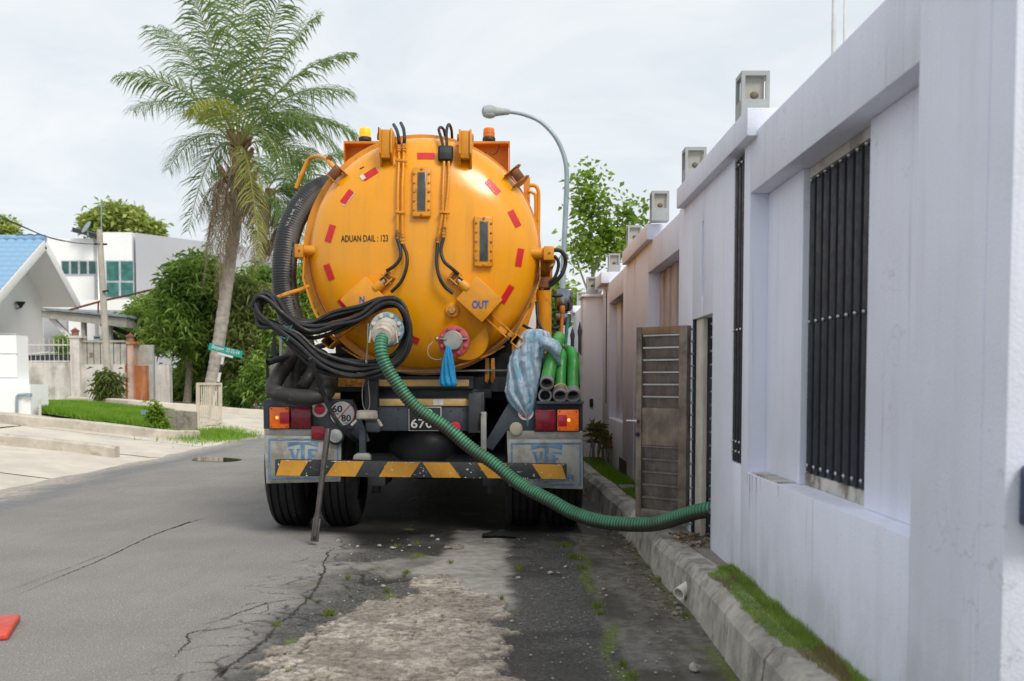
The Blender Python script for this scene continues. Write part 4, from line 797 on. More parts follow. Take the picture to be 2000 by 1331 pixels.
# valve boxes with cylinders
def vbox(cx, cy, w, h, ang, txt, tb):
    c = D(cx, cy, .0); n = V((0, -1, 0)); R = Euler((0, math.radians(ang), 0)).to_matrix(); u = R @ V((1, 0, 0)); v = R @ V((0, 0, 1)); yf = c.y - .10
    f = P(cx, cy, yf); w, h = S(w, yf), S(h, yf)
    mb = MB(); mb.box(V((f.x, yf + .11, f.z)), (w, .22, h), R); bx = T('valve_box', mb, 'yellow_part', bevel=.006)
    sd_ = -1 if ang > 0 else 1
    for k in range(2): pass
    top = v * 1.0
    e = V((f.x, yf + .03, f.z)) + (u * (-w / 2) if ang > 0 else u * (w / 2)); d = (-u if ang > 0 else u)
    mb = MB(); mb.cyl(e - d * .02, e + d * .055, .042, n=18); T('cylinder', mb, 'yellow_part', bx, bevel=.004)
    mb = MB(); mb.cyl(e + d * .05, e + d * .085, .018, n=12); T('piston_rod', mb, 'steel_grey', bx)
    for s_ in (-1, 1): mb = MB(); mb.box(e + d * .105 + v * (s_ * .03), (.09, .05, .012), R); T('clevis', mb, 'yellow_part', bx, bevel=.003)
    mb = MB(); mb.box(e + d * .145, (.02, .055, .085), R); T('clevis_bracket', mb, 'yellow_worn', bx, bevel=.003)
    mb = MB(); mb.cyl(e + d * .10 - v * .05, e + d * .10 + v * .05, .011, n=10); T('clevis_pin', mb, 'yellow_worn', bx)
    lettering(txt, tb, lambda a, b: P(a, b, yf - .0035), MATS['ink_blue'], bx, .03)
vbox(936, 585, 68, 60, 42, 'OUT', (922, 587, 954, 603)); vbox(709, 585, 68, 60, -42, 'N', (702, 579, 712, 592))
# drain nut
c = D(883, 607, 0); mb = MB(); mb.lathe([(-.02, .055), (.012, .055), (.02, .045)], c, (0, -1, 0), 24); ns = T('drain_boss', mb, 'yellow_part'); mb = MB(); mb.lathe([(0, .031), (.032, .031), (.037, .026)], c + V((0, -.02, 0)), (0, -1, 0), 6); T('hex_nut', mb, 'bolt_brass', ns, smooth=False)
# outlet flange (red) with blanking cap; recess collar behind it
c = D(912, 662, 0); mb = MB(); mb.lathe([(-.1, .165), (.0, .165), (.004, .155)], c + V((0, .02, 0)), (0, -1, -.15), 36); T('outlet_collar', mb, 'tank_yellow')
c = P(887, 668, 7.66); n_ = V((-.05, -1, .05)).normalized(); mb = MB(); mb.lathe([(-.12, .07), (0, .07), (0, .118), (.03, .118), (.034, .112)], c, n_, 32); of = T('outlet_flange', mb, 'flange_red')
for k in range(8): a = PI / 8 + k * PI / 4; q = c + n_ * .032 + V((math.cos(a) * .094, 0, math.sin(a) * .094)); mb = MB(); mb.lathe([(0, .016), (.014, .016), (.018, .010)], q, n_, 8); T('bolt', mb, 'flange_red', of)
mb = MB(); mb.lathe([(.03, .074), (.055, .074), (.062, .066)], c + V((-.005, 0, .005)), n_, 28); T('blank_cap', mb, 'steel_grey', of)
for s_ in (-1, 1): mb = MB(); mb.bar(c + n_ * .06 + V((s_ * .05, 0, .012)), c + n_ * .05 + V((s_ * .105, 0, .02)), .016, .012); T('cam_lever', mb, 'steel_grey', of, bevel=.003)
mb = MB(); mb.cyl(c + V((-.135, -.01, .02)), c + V((-.10, .0, .02)), .018, n=10); T('vent_cock', mb, 'steel_grey', of); mb = MB(); mb.tube(crom([P(846, 667, 7.6), P(836, 680, 7.58), P(838, 696, 7.57), P(852, 703, 7.57), P(868, 700, 7.57)], 6), .0035, 6); T('safety_wire', mb, 'steel_grey', of)
# inlet flange (blue) with hose coupling
c = P(757, 645, 7.55); n_ = V((-.10, -1, .10)).normalized(); mb = MB(); mb.lathe([(-.2, .085), (0, .085), (0, .128), (.034, .128), (.038, .122)], c, n_, 36); inf = T('inlet_flange', mb, 'flange_blue')
u_ = n_.cross(V((0, 0, 1))).normalized(); v_ = u_.cross(n_)
for k in range(8): a = PI / 8 + k * PI / 4; q = c + n_ * .034 + u_ * (math.cos(a) * .102) + v_ * (math.sin(a) * .102); mb = MB(); mb.lathe([(0, .018), (.018, .018), (.022, .012)], q, n_, 6); T('bolt', mb, 'coupling_white', inf, smooth=False)
cd = V((-.06, -1, -.34)).normalized(); mb = MB(); mb.lathe([(-.02, .085), (.05, .083), (.055, .093), (.085, .093), (.09, .078), (.12, .076), (.125, .086), (.15, .086), (.155, .070), (.20, .068)], c + n_ * .03, cd, 28); T('hose_coupling', mb, 'coupling_white', inf)
for s_ in (-1, 1): mb = MB(); e = c + n_ * .03 + cd * .14 + V((s_ * .088, 0, 0)); mb.bar(e + V((0, 0, .03)), e + V((s_ * .012, -.01, -.06)), .012, .018); T('cam_lever', mb, 'coupling_white', inf, bevel=.003)

# left: grab rail; right: rails, post, hydraulic ram with hoses
def rail(pts, r=.016, mat='yellow_part', name='grab_rail'): mb = MB(); mb.tube(crom([P(*p) for p in pts], 7), r, 10); return T(name, mb, mat)
rail([(578, 368, 8.3), (586, 348, 8.3), (596, 325, 8.3), (606, 310, 8.28), (622, 306, 8.2), (637, 312, 8.1), (652, 328, 8.0), (668, 348, 7.96)])
mb = MB(); mb.cyl(P(640, 313, 8.08), P(646, 306, 8.08), .022, n=8); T('rail_clamp', mb, 'rust')
rail([(1034, 363, 8.4), (1044, 363, 8.4), (1050, 370, 8.4), (1052, 390, 8.4), (1051, 480, 8.4)]); rail([(1032, 374, 8.5), (1042, 378, 8.5), (1046, 390, 8.5), (1046, 470, 8.5)], .013)
mb = MB(); mb.pbox(1023, 346, 1035, 400, 8.5, .1); T('rail_post', mb, 'orange_board')
mb = MB(); mb.cyl(P(1070, 508, 8.0), P(1056, 545, 8.25), .062, n=18); T('ram', mb, 'yellow_worn'); mb = MB(); mb.pbox(1053, 541, 1076, 562, 8.02, .25); T('ram_bracket', mb, 'rust', bevel=.004); mb = MB(); mb.pbox(1074, 520, 1079, 546, 8.03, .05); T('ram_port', mb, 'yellow_part', bevel=.004)
hose([P(1082, 489, 7.95), P(1094, 490, 7.95), P(1103, 501, 7.97), P(1104, 518, 8), P(1096, 538, 8), P(1082, 552, 8.02), P(1068, 563, 8.04)], .016, mat='rubber_grey'); hose([P(1082, 500, 7.97), P(1090, 510, 7.98), P(1090, 525, 8), P(1083, 543, 8), P(1074, 552, 8.02)], .013, mat='rubber_grey'); hose([P(1048, 590, 8.1), P(1050, 620, 8.05), P(1056, 640, 8), P(1063, 648, 7.95), P(1055, 650, 7.9), P(1040, 645, 7.95), P(1022, 636, 8.0)], .012); hose([P(1058, 566, 8.05), P(1064, 556, 8.05), P(1068, 548, 8.05)], .018, mat='yellow_worn')
mb = MB(); mb.cyl(P(1062, 565, 8.6), P(1062, 700, 8.6), S(15, 8.6), n=20); T('air_tank', mb, 'yellow_part')

# --- rear frame, lamps, plates
def tb(name, x0, y0, x1, y1, Y, d, mat, par=None, bev=.004): mb = MB(); mb.pbox(x0, y0, x1, y1, Y, d); return T(name, mb, mat, par, bevel=bev)
tb('lamp_board', 514, 781, 690, 838, 7.80, .05, 'chassis_blue'); mb = MB(); mb.ppoly([(612, 782), (690, 782), (722, 862), (705, 868), (664, 838), (612, 838)], 7.83, .04); T('gusset', mb, 'chassis_blue', bevel=.003)
mb = MB(); mb.ppoly([(994, 786), (1138, 786), (1138, 842), (990, 842), (962, 880), (947, 872), (952, 858)], 7.80, .05); T('lamp_board', mb, 'chassis_blue', bevel=.003)
tb('flap_rail', 516, 838, 666, 852, 7.775, .03, 'steel_grey'); tb('flap_rail', 990, 842, 1138, 860, 7.775, .03, 'steel_grey')
for x0, x1, kind in [(525, 565, 'a'), (567, 608, 'r'), (1045, 1086, 'r'), (1088, 1131, 'a')]:
    y0, y1 = (795, 838) if x0 < 800 else (800, 843); bz = tb('lamp_housing', x0 - 1, y0 - 1, x1 + 1, y1 + 1, 7.765, .04, 'rubber_black', bev=.008)
    ln = tb('amber_lamp' if kind == 'a' else 'red_lamp', x0 + .6, y0 + .6, x1 - .6, y1 - .6, 7.748, .03, 'amber_lens' if kind == 'a' else 'red_lens', bev=.010)
    if kind == 'a':
        ix = (546, 565) if x0 < 800 else (1090, 1107); tb('red_insert', ix[0], y0 + 11, ix[1], y0 + 33, 7.742, .02, 'red_bright', ln, .003)
        mb = MB(); q = P(541 if x0 < 800 else 1111, y0 + 21, 7.749); mb.ball(q, .013, (1, .35, 1), 10, 7); T('lit_bulb', mb, 'amber_bulb', ln)
    for a, b in ((x0 + 5, y0 + 4), (x1 - 5, y0 + 4), (x0 + 5, y1 - 4), (x1 - 5, y1 - 4)): mb = MB(); q = P(a, b, 7.75); mb.cyl(q + V((0, .01, 0)), q - V((0, .005, 0)), .005, n=8); T('screw', mb, 'steel_dark', ln)
def disc(name, cx, cy, r, Y, mat, par=None, dep=.012, n=32, bev=.002): mb = MB(); c = P(cx, cy, Y); mb.cyl(c + V((0, dep, 0)), c, S(r, Y), n=n); return T(name, mb, mat, par, bevel=bev)
r1 = disc('round_reflector', 624, 800, 15.5, 7.79, 'sign_white'); disc('red_disc', 624, 800, 10.5, 7.784, 'red_bright', r1); r2 = disc('round_reflector', 1027, 806, 15.5, 7.79, 'sign_white'); disc('red_disc', 1027, 806, 10.5, 7.784, 'red_bright', r2)
sp = disc('speed_sign', 668, 808, 25.5, 7.80, 'sign_red', dep=.015); disc('sign_face', 668, 808, 23.6, 7.794, 'sign_white', sp, dep=.01)
mb = MB(); mb.ppoly([(652, 826), (684, 790), (685.5, 791.3), (653.5, 827.3)], 7.790, .004); T('diagonal_line', mb, 'sign_red', sp)
PL = lambda Y: (lambda a, b: P(a, b, Y))
lettering('60', (648.5, 792, 668.5, 806), PL(7.790), MATS['ink_black'], sp, .02); lettering('80', (666.5, 810.5, 685.5, 823.5), PL(7.790), MATS['ink_black'], sp, .02); lettering('KM/J', (653, 807.5, 662, 810.5), PL(7.790), MATS['ink_black'], sp, .01); lettering('KM/J', (671, 825.5, 680, 828.5), PL(7.790), MATS['ink_black'], sp, .01)
tb('square_reflector', 608, 833, 634, 859, 7.745, .02, 'red_lens', bev=.003); fl = disc('fog_lamp', 655, 853, 16.5, 7.73, 'rubber_black', dep=.05); disc('lens', 655, 852, 13.5, 7.722, 'clear_lens', fl, bev=.006); disc('reverse_lamp', 1008, 838, 13, 7.75, 'beige_lens', dep=.03, bev=.008)
# mudflaps with printed panels
M('flap_edge', (.20, .185, .15), .8, var=.2)
def flap(poly, rect, tx0, tx1, ty0, word):
    mb = MB(); mb.ppoly(poly, 7.765, .015); f = T('mudflap', mb, 'flap_white', bevel=.004)
    x0, y0, x1, y1 = rect; w = 3.2; Y = 7.7615; fn = PL(Y)
    for q in [(x0, y0, x1, y0 + w), (x0, y1 - w, x1, y1), (x0, y0 + w, x0 + w, y1 - w), (x1 - w, y0 + w, x1, y1 - w)]:
        mb = MB(); mb.add([P(q[0], q[1], Y), P(q[2], q[1], Y), P(q[2], q[3], Y), P(q[0], q[3], Y)], [(0, 1, 2, 3)]); T('border_line', mb, 'print_blue', f, smooth=False)
    W_ = tx1 - tx0; cx = (tx0 + tx1) / 2; mb = MB()
    n = 12; top = [(tx0, ty0), (tx1, ty0), (tx1, ty0 + 9)]; arc = [(tx1 - W_ * k / n, ty0 + 9 - 5.5 * math.sin(PI * k / n)) for k in range(1, n)]; mb.add([fn(*p) for p in top + arc + [(tx0, ty0 + 9)]], [tuple(range(len(top + arc) + 1))])
    mb.add([fn(cx - 3.4, ty0 + 3), fn(cx + 3.4, ty0 + 3), fn(cx + 3.4, ty0 + 44), fn(cx - 3.4, ty0 + 44)], [(0, 1, 2, 3)])
    vx = tx0 + 2; mb.add([fn(*p) for p in [(vx, ty0 + 13), (vx + 9, ty0 + 13), (vx + 9, ty0 + 15), (vx + 8, ty0 + 15), (vx + 12.5, ty0 + 32), (vx + 17, ty0 + 15), (vx + 15.5, ty0 + 15), (vx + 15.5, ty0 + 13), (vx + 22, ty0 + 13), (vx + 22, ty0 + 15), (vx + 20.5, ty0 + 15), (vx + 13, ty0 + 42), (vx + 11, ty0 + 42), (vx + 2, ty0 + 15), (vx, ty0 + 15)]], [tuple(range(15))])
    ex = cx + 10; mb.add([fn(*p) for p in [(ex, ty0 + 13), (tx1 - 1, ty0 + 13), (tx1 - 1, ty0 + 20), (tx1 - 3, ty0 + 17), (ex + 7, ty0 + 16), (ex + 7, ty0 + 25), (tx1 - 7, ty0 + 25), (tx1 - 7, ty0 + 28), (ex + 7, ty0 + 28), (ex + 7, ty0 + 40), (tx1 - 1, ty0 + 40), (tx1 - 1, ty0 + 43), (ex, ty0 + 43)]], [tuple(range(13))])
    T('logo', mb, 'print_blue', f, smooth=False)
    if word: lettering(word, (x0 + 12, y1 - 22, x1 - 10, y1 - 9), fn, MATS['print_blue'], f, .015)
flap([(515, 851), (667, 853), (665, 941), (520, 945)], (524, 857, 661, 936), 562, 621, 864, 'TRAILER'); flap([(990, 859), (1138, 859), (1139, 956), (1092, 955), (994, 950)], (998, 865, 1135, 949), 1037, 1098, 870, 'TRAILER')
# centre beam and number plate
tb('rear_beam', 738, 778, 918, 842, 7.92, .10, 'chassis_blue'); tb('upper_beam', 725, 735, 925, 760, 8.05, .08, 'chassis_dark'); tb('plank', 740, 742, 916, 755, 8.03, .02, 'plank_tan', bev=.002); tb('plank', 741, 780, 915, 793, 7.905, .016, 'plank_tan', bev=.002); tb('torn_sticker', 846, 781, 866, 792, 7.901, .004, 'tape_white', bev=0)
tb('cross_beam', 720, 760, 960, 778, 8.10, .1, 'chassis_dark'); tb('beam_post', 915, 769, 941, 846, 7.86, .08, 'chassis_dark'); tb('beam_post', 712, 745, 738, 846, 7.9, .08, 'chassis_dark'); tb('end_plank', 660, 735, 714, 756, 8.0, .03, 'yellow_worn'); tb('end_plank', 648, 768, 664, 780, 7.9, .03, 'plank_tan')
np_ = tb('number_plate', 798, 795, 862, 842, 7.902, .012, 'sign_white', bev=.002); tb('plate_face', 799.2, 796.2, 860.8, 840.8, 7.899, .006, 'ink_black', np_, .0015)
lettering('KD', (816, 799, 845, 813), PL(7.8975), MATS['sign_white'], np_, .012); lettering('6703', (802.5, 818.5, 858, 836.5), PL(7.8975), MATS['sign_white'], np_, .012)
disc('round_reflector', 889, 835, 11, 7.90, 'red_bright'); tb('reflector_bracket', 874, 830, 900, 846, 7.918, .002, 'chassis_dark', bev=0)
for x, y in [(778, 800), (778, 818), (778, 835), (905, 800), (880, 803)]: disc('bolt', x, y, 1.6, 7.915, 'steel_dark', dep=.01, n=6, bev=0)
# bumper bar with slanted stripes
Yb = 7.56
mb = MB(); mb.ppoly([(537, 898), (1107, 907), (1107, 937), (537, 930)], Yb, .07); bar = T('bumper_bar', mb, 'bar_black', bevel=.003)
def by(x, t): return (898 + (x - 537) * 9 / 570) * (1 - t) + (930 + (x - 537) * 7 / 570) * t
for k, q in enumerate([(549, 603, 585, 539), (656, 711, 694, 636), (757, 821, 801, 740), (825, 878, 900, 845), (932, 988, 1004, 953), (1039, 1097, 1106, 1058)]):
    mb = MB(); mb.prism([P(q[0], by(q[0], .0) + .8, Yb - .0025), P(q[1], by(q[1], 0) + .8, Yb - .0025), P(q[2], by(q[2], 1) - .8, Yb - .0025), P(q[3], by(q[3], 1) - .8, Yb - .0025)], (0, .002, 0)); T('yellow_stripe', mb, 'bar_yellow', bar, smooth=False)
mb = MB()
for k in range(46):
    x = random.uniform(540, 1104); t = random.choice([.02, .02, .03, .95, random.random()]); w, h = random.uniform(1, 5 if t < .1 else 2.5), random.uniform(.6, 1.6 if t > .1 else 1.2); yq = by(x, t) + (h if t < .1 else 0); m_ = 7; mb.add([P(x + w * math.cos(2 * PI * j / m_) * random.uniform(.5, 1.2), yq + h * math.sin(2 * PI * j / m_) * random.uniform(.5, 1.2), Yb - .0045) for j in range(m_)], [tuple(range(m_))])
mb.build('paint_chips', MATS['tape_white'], bar, smooth=False, kind='stuff')
tb('bumper_post', 701, 838, 714, 893, 7.66, .06, 'chassis_blue'); mb = MB(); mb.ppoly([(689, 898), (691, 890), (697, 886), (717, 886), (723, 890), (724, 899)], 7.60, .08); T('post_foot', mb, 'steel_grey', bevel=.003); tb('bumper_post', 939, 805, 950, 900, 7.66, .06, 'steel_grey'); mb = MB(); mb.bar(P(945, 808, 7.68), P(938, 840, 7.72), .06, .02); T('torn_rubber', mb, 'rubber_grey')
tb('post_bracket', 714, 826, 742, 844, 7.85, .05, 'chassis_blue')
# running gear, plus panels added to darken the underside
cxr = DC.x
def wheel(xc, yc, wd=.285, r=.50, zc=.495):
    root_pts = []; mb = MB(); a = -wd / 2; pr = [(a + .015, .29), (a, .33), (a - .006, .42), (a + .012, .47), (a + .03, .492)]
    for k in range(4):
        g = a + .055 + k * (wd - .11) / 3; pr += [(g - .009, .5), (g - .008, .482), (g + .008, .482), (g + .009, .5)]
    pr += [(-b_, r_) for b_, r_ in [(a + .03, .492), (a + .012, .47), (a - .006, .42), (a, .33), (a + .015, .29)]]
    mb.lathe(pr, (xc, yc, zc), (1, 0, 0), 56, cap=False); t = T('wheel', mb, 'tyre_rubber', ang=25)
    mb = MB(); mb.lathe([(-.10, .29), (-.08, .20), (-.02, .19), (-.02, .05), (.05, .05), (.06, .20), (.10, .29)], (xc, yc, zc), (1, 0, 0), 28); T('rim', mb, 'steel_grey', t)
YA = 8.47
for px in (573, 669): wheel(P(px, 1000, YA).x + .012, YA)
for px in (1022, 1098): wheel(P(px, 1000, YA).x, YA, .28)
for x in (P(573, 1000, YA).x + .1, P(1098, 1000, YA).x - .08): wheel(x, 12.6, .28)
mb = MB(); mb.cyl((cxr - .9, YA, .52), (cxr + .9, YA, .52), .07, n=14); T('rear_axle', mb, 'chassis_dark'); mb = MB(); mb.ball((P(826, 900, YA).x, YA + .1, .60), .30, (1.05, .75, .80), 24, 14); T('differential', mb, 'chassis_dark')
for px in (735, 960):
    tb('spring_hanger', px - 17, 930, px + 17, 950, 8.2, .5, 'chassis_dark'); tb('u_bolt', px - 8, 948, px + 6, 964, 8.35, .06, 'chassis_dark')
for s_ in (-1, 1): mb = MB(); mb.bb(cxr + s_ * .42 - .045, cxr + s_ * .42 + .045, 7.95, 14.6, .82, 1.10); T('chassis_rail', mb, 'chassis_dark', bevel=.006)
for s_, w_ in ((-1, 0), (1, 0)):
    mb = MB(); mb.bb(cxr + s_ * 1.05 - .22, cxr + s_ * 1.05 + .2, 9.3, 11.7, .55, 1.12); T('side_box', mb, 'chassis_dark', bevel=.01)  # unseen boxes, added to block light from the sides
    mb = MB(); mb.bb(cxr + s_ * .95 - .24, cxr + s_ * .95 + .24, 7.86, 9.15, 1.06, 1.09); T('mudguard', mb, 'chassis_dark', bevel=.005)
mb = MB(); mb.bb(cxr - 1.1, cxr + 1.1, 15.85, 16.0, .22, .7); T('front_bumper', mb, 'void_dark')  # unseen front bar, added to keep light from under the truck
mb = MB(); mb.bb(cxr - 1.1, cxr - 1.08, 9.1, 14, .30, 1.1); mb.bb(cxr + 1.08, cxr + 1.1, 9.1, 14, .30, 1.1); T('side_guard', mb, 'void_dark', kind='stuff')  # low panels added on both sides to darken the ground between
mb = MB(); mb.bb(cxr - .8, cxr + .8, 8.2, 13.6, 1.10, 1.22); T('subframe', mb, 'chassis_dark'); mb = MB(); mb.bb(cxr - .36, cxr + .36, 8.9, 13.5, .7, 1.1); T('gearbox', mb, 'chassis_dark')
for px in (952, 963): mb = MB(); mb.ppoly([(px - 4, 700), (px + 3, 700), (px + 4, 738), (px, 750), (px - 5, 745)], 8.0 + (px - 952) * .01, .05); T('tank_lug', mb, 'yellow_worn', bevel=.003)
for px in (700, 706): mb = MB(); mb.cyl(P(px, 728, 8.0), P(px, 748, 8.0), .02, n=8); T('valve_stub', mb, 'yellow_worn')
mb = MB(); mb.cyl(P(770, 725, 7.98), P(1000, 724, 7.98), .008, n=8); T('rear_cable', mb, 'steel_grey')
mb = MB(); mb.pbox(655, 640, 1000, 930, 9.15, .03); T('underframe_plate', mb, 'void_dark'); tb('deck_plate', 540, 690, 1060, 782, 8.32, .03, 'void_dark'); tb('inner_mudguard', 664, 845, 702, 935, 8.75, .03, 'void_dark'); tb('inner_mudguard', 950, 770, 1000, 935, 8.75, .03, 'void_dark'); tb('side_skirt', 1046, 640, 1062, 800, 8.9, .02, 'chassis_dark')  # dark sheets added to fill gaps and stand in for deep shade
# bed corners, racks
tb('bed_panel', 527, 702, 556, 772, 7.98, .02, 'steel_grey'); tb('bed_panel', 556, 735, 620, 772, 8.05, .02, 'steel_grey')
mb = MB(); mb.cyl(P(521, 684, 7.9), P(523, 778, 7.9), .011, n=8); T('rack_post', mb, 'chassis_dark'); mb = MB(); mb.cyl(P(549, 640, 8.1), P(549, 700, 8.1), .014, n=8); T('rack_post', mb, 'steel_grey')
o_ = S(6, 7.7); mb = MB(); mb.lathe([(0, o_), (.6, o_), (.6, o_ * .8), (.0, o_ * .8)], P(523, 709, 7.7), V((.7, .9, .3)), 16, cap=False); T('rack_pipe', mb, 'chassis_dark')
mb = MB(); mb.prism([P(536, 640, 8.2), P(541, 692, 8.2), P(534, 700, 8.2), P(528, 690, 8.2)], (0, .01, 0)); T('strap_end', mb, 'rubber_black')
mb = MB(); mb.ppoly([(1130, 688), (1138, 700), (1141, 786), (1134, 786)], 7.85, .9); T('rack_side', mb, 'flap_white'); tb('rack_floor', 1048, 784, 1140, 790, 7.72, .8, 'chassis_blue'); tb('rack_back', 1056, 690, 1132, 784, 8.25, .02, 'chassis_dark'); tb('tray', 990, 742, 1050, 786, 7.95, .5, 'chassis_dark')
for px, yt, yb in ((1118, 640, 700), (1132.5, 628, 705)):
    a, b = P(px, yt, 8.1), P(px, yb, 8.1); mb = MB(); mb.lathe([(0, .016), ((b - a).length * .6, .016), ((b - a).length * .75, .022), ((b - a).length, .002)], b, a - b, 6); T('rack_spike', mb, 'chassis_dark')
# hose hook at left with rust
mb = MB(); mb.tube(crom([P(602, 560, 7.95), P(585, 567, 7.85), P(565, 573, 7.75), P(540, 582, 7.68), P(500, 596, 7.6)], 5), .016, 8); T('hook_bar', mb, 'yellow_worn')
# cab ahead of the tank with mirrors
mb = MB(); mb.bb(cxr - 1.12, cxr + 1.12, 14.0, 15.9, 1.0, 2.75); mb.bb(cxr - 1.15, cxr + 1.15, 14.1, 15.9, .45, .99); cab = T('cab', mb, 'sign_white', bevel=.05); mb = MB(); mb.bb(cxr - .8, cxr + .8, 13.985, 14.005, 1.9, 2.5); T('rear_window', mb, 'glass_dark', cab)
for s_ in (-1, 1): mb = MB(); mb.bb(cxr + s_ * 1.125 - .01, cxr + s_ * 1.125 + .01, 14.6, 15.5, 1.75, 2.45); T('door_window', mb, 'glass_dark', cab)
mb = MB(); mb.bb(cxr - 1.0, cxr + 1.0, 15.89, 15.91, 1.8, 2.5); T('windscreen', mb, 'glass_dark', cab)
Ym = 13.3
mb = MB(); mb.tube([P(1074, 545, Ym), P(1072, 700, Ym)], .032, 8); T('mirror_post', mb, 'cab_green')
for y in (577, 640): mb = MB(); mb.tube(crom([P(1073, y, Ym), P(1085, y + (1 if y < 600 else 2), Ym - .05), P(1098, y - (0 if y < 600 else 4), Ym - .02)], 4), .022, 8); T('mirror_arm', mb, 'rubber_black')
for (x0, y0, x1, y1) in [(1085, 563, 1119, 608), (1084, 610, 1116, 635)]:
    mb = MB(); mb.pbox(x0, y0, x1, y1, Ym - .02, .16); mr = T('mirror', mb, 'rubber_black', bevel=.06, seg=4); mb = MB(); mb.pbox(x0 + 2, y0 + 2, x1 - 2, y1 - 2, Ym - .03, .03); T('mirror_face', mb, 'mirror_glass', mr, bevel=.012)

# ================================================================ LOOSE GEAR ON AND ABOUT THE TRUCK
# green suction hose: ribbed, grime on its lower side
def ribbed(path, r, pitch, amp, n=18):
    q = path; L_ = [0]
    for a, b in zip(q[:-1], q[1:]): L_.append(L_[-1] + (b - a).length)
    tot = L_[-1]; k = int(tot / pitch) * 5; s = np.linspace(0, tot, k); pts = np.array(q); c = np.stack([np.interp(s, L_, pts[:, i]) for i in range(3)], 1)
    t = np.gradient(c, axis=0); t /= np.linalg.norm(t, axis=1, keepdims=True); sd_ = np.cross(t, [0, 0, 1.0]); sd_ /= np.linalg.norm(sd_, axis=1, keepdims=True); up = np.cross(sd_, t)
    ph = (s % pitch) / pitch; rr = r + amp * np.sin(ph * 2 * PI); a = np.arange(n) * 2 * PI / n
    v = c[:, None] + rr[:, None, None] * (sd_[:, None] * np.cos(a)[None, :, None] + up[:, None] * np.sin(a)[None, :, None])
    i = (np.arange(k - 1)[:, None] * n + np.arange(n)[None]).ravel(); j = (np.arange(k - 1)[:, None] * n + (np.arange(n)[None] + 1) % n).ravel()
    groove = np.repeat(np.clip(.5 - .75 * np.sin(ph * 2 * PI), 0, 1)[:, None], n, 1)
    return v.reshape(-1, 3), np.stack([i, j, j + n, i + n], 1), groove.ravel(), np.repeat(np.sin(a)[None], k, 0).ravel(), np.repeat(s[:, None], n, 1).ravel(), c
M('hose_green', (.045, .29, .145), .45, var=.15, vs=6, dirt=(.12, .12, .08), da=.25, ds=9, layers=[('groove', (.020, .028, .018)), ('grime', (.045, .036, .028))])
ch = c_in = P(757, 645, 7.55) + V((-.1, -1, .1)).normalized() * .03 + V((-.06, -1, -.34)).normalized() * .17
path = crom([ch, P(744, 684, 7.29), P(755, 717, 7.28), P(786, 767, 7.28), P(826, 806, 7.28), P(877, 841, 7.27), P(922, 876, 7.25), P(968, 910, 7.20), P(1016, 945, 7.12), P(1074, 979, 6.96), P(1120, 1001, 6.84), P(1190, 1023, 6.62), P(1265, 1024, 6.42), P(1330, 1010, 6.22), P(1382, 996, 6.06), P(1440, 985, 5.98)], 14)
path = [p + V((0, 0, .005 * math.sin(i * .21))) for i, p in enumerate(path)]
v, f, gr, sa, ss_, cc = ribbed(path, .0455, .0225, .0028)
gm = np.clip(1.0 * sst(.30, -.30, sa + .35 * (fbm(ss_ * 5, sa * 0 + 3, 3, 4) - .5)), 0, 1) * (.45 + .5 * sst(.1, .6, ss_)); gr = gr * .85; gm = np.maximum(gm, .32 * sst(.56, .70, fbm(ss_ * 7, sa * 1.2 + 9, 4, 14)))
npmesh('suction_hose', v, f, MATS['hose_green'], smooth=True, attrs=dict(groove=gr, grime=gm), label='ribbed green suction hose sagging from the tank to the gate opening', cat='hose')
# fat black suction hose arching along the left of the tank
M('hose_black', (.022, .022, .025), .5, var=.2, vs=7, dirt=(.08, .075, .07), da=.4, ds=8, layers=[('groove', (.008, .008, .009)), ('stripe', (.13, .125, .118))])
path = crom([P(668, 372, 8.40), P(640, 366, 8.35), P(606, 384, 8.28), P(580, 418, 8.22), P(563, 462, 8.18), P(556, 515, 8.15), P(556, 560, 8.14), P(566, 615, 8.12), P(588, 668, 8.10), P(606, 720, 8.1)], 12)
v, f, gr, sa, ss_, cc = ribbed(path, .096, .020, .0014, 26)
tv = np.array(cc); tv_t = np.gradient(tv, axis=0); tv_t /= np.linalg.norm(tv_t, axis=1, keepdims=True)
cen = np.repeat(tv, 26, 0); inw = np.array(RC) - cen; inw[:, 1] = -1.15; inw /= np.linalg.norm(inw, axis=1, keepdims=True); rel = (v - cen) / .096; al = (rel * inw).sum(1)
npmesh('black_suction_hose', v, f, MATS['hose_black'], smooth=True, attrs=dict(groove=gr * .6, stripe=sst(.88, .93, al)), label='fat black ribbed hose arching along the left side of the yellow tank', cat='hose')
blk = COL.objects['black_suction_hose']
def hose_text(txt, frac0, frac1, side, hgt, mat, flip=False):
    v_, f_ = textverts(txt, .01); pts = []; k = len(tv)
    for q in v_:
        u = frac0 + (frac1 - frac0) * q[0]; i = min(k - 1, max(0, u * (k - 1))); c = V(tv[int(i)]); t = V(tv_t[int(i)]); d = V((RC.x - c.x, 0, RC.z - c.z)).normalized(); fr = (V((0, -1, 0)) - t * t.y * -1).normalized()
        a = side + (q[1] - .5) * hgt; pts.append(c + (fr * math.cos(a) + d * math.sin(a)) * .1005)
    mb = MB(); mb.add(pts, f_); mb.build('lettering', mat, blk, smooth=False)
M('print_grey', (.23, .23, .23), .6); hose_text('SUPERFLEX WSD 160', .42, .74, .74, -.16, MATS['ink_black']); hose_text('22 MTR', .22, .36, -.1, .2, MATS['print_grey'])
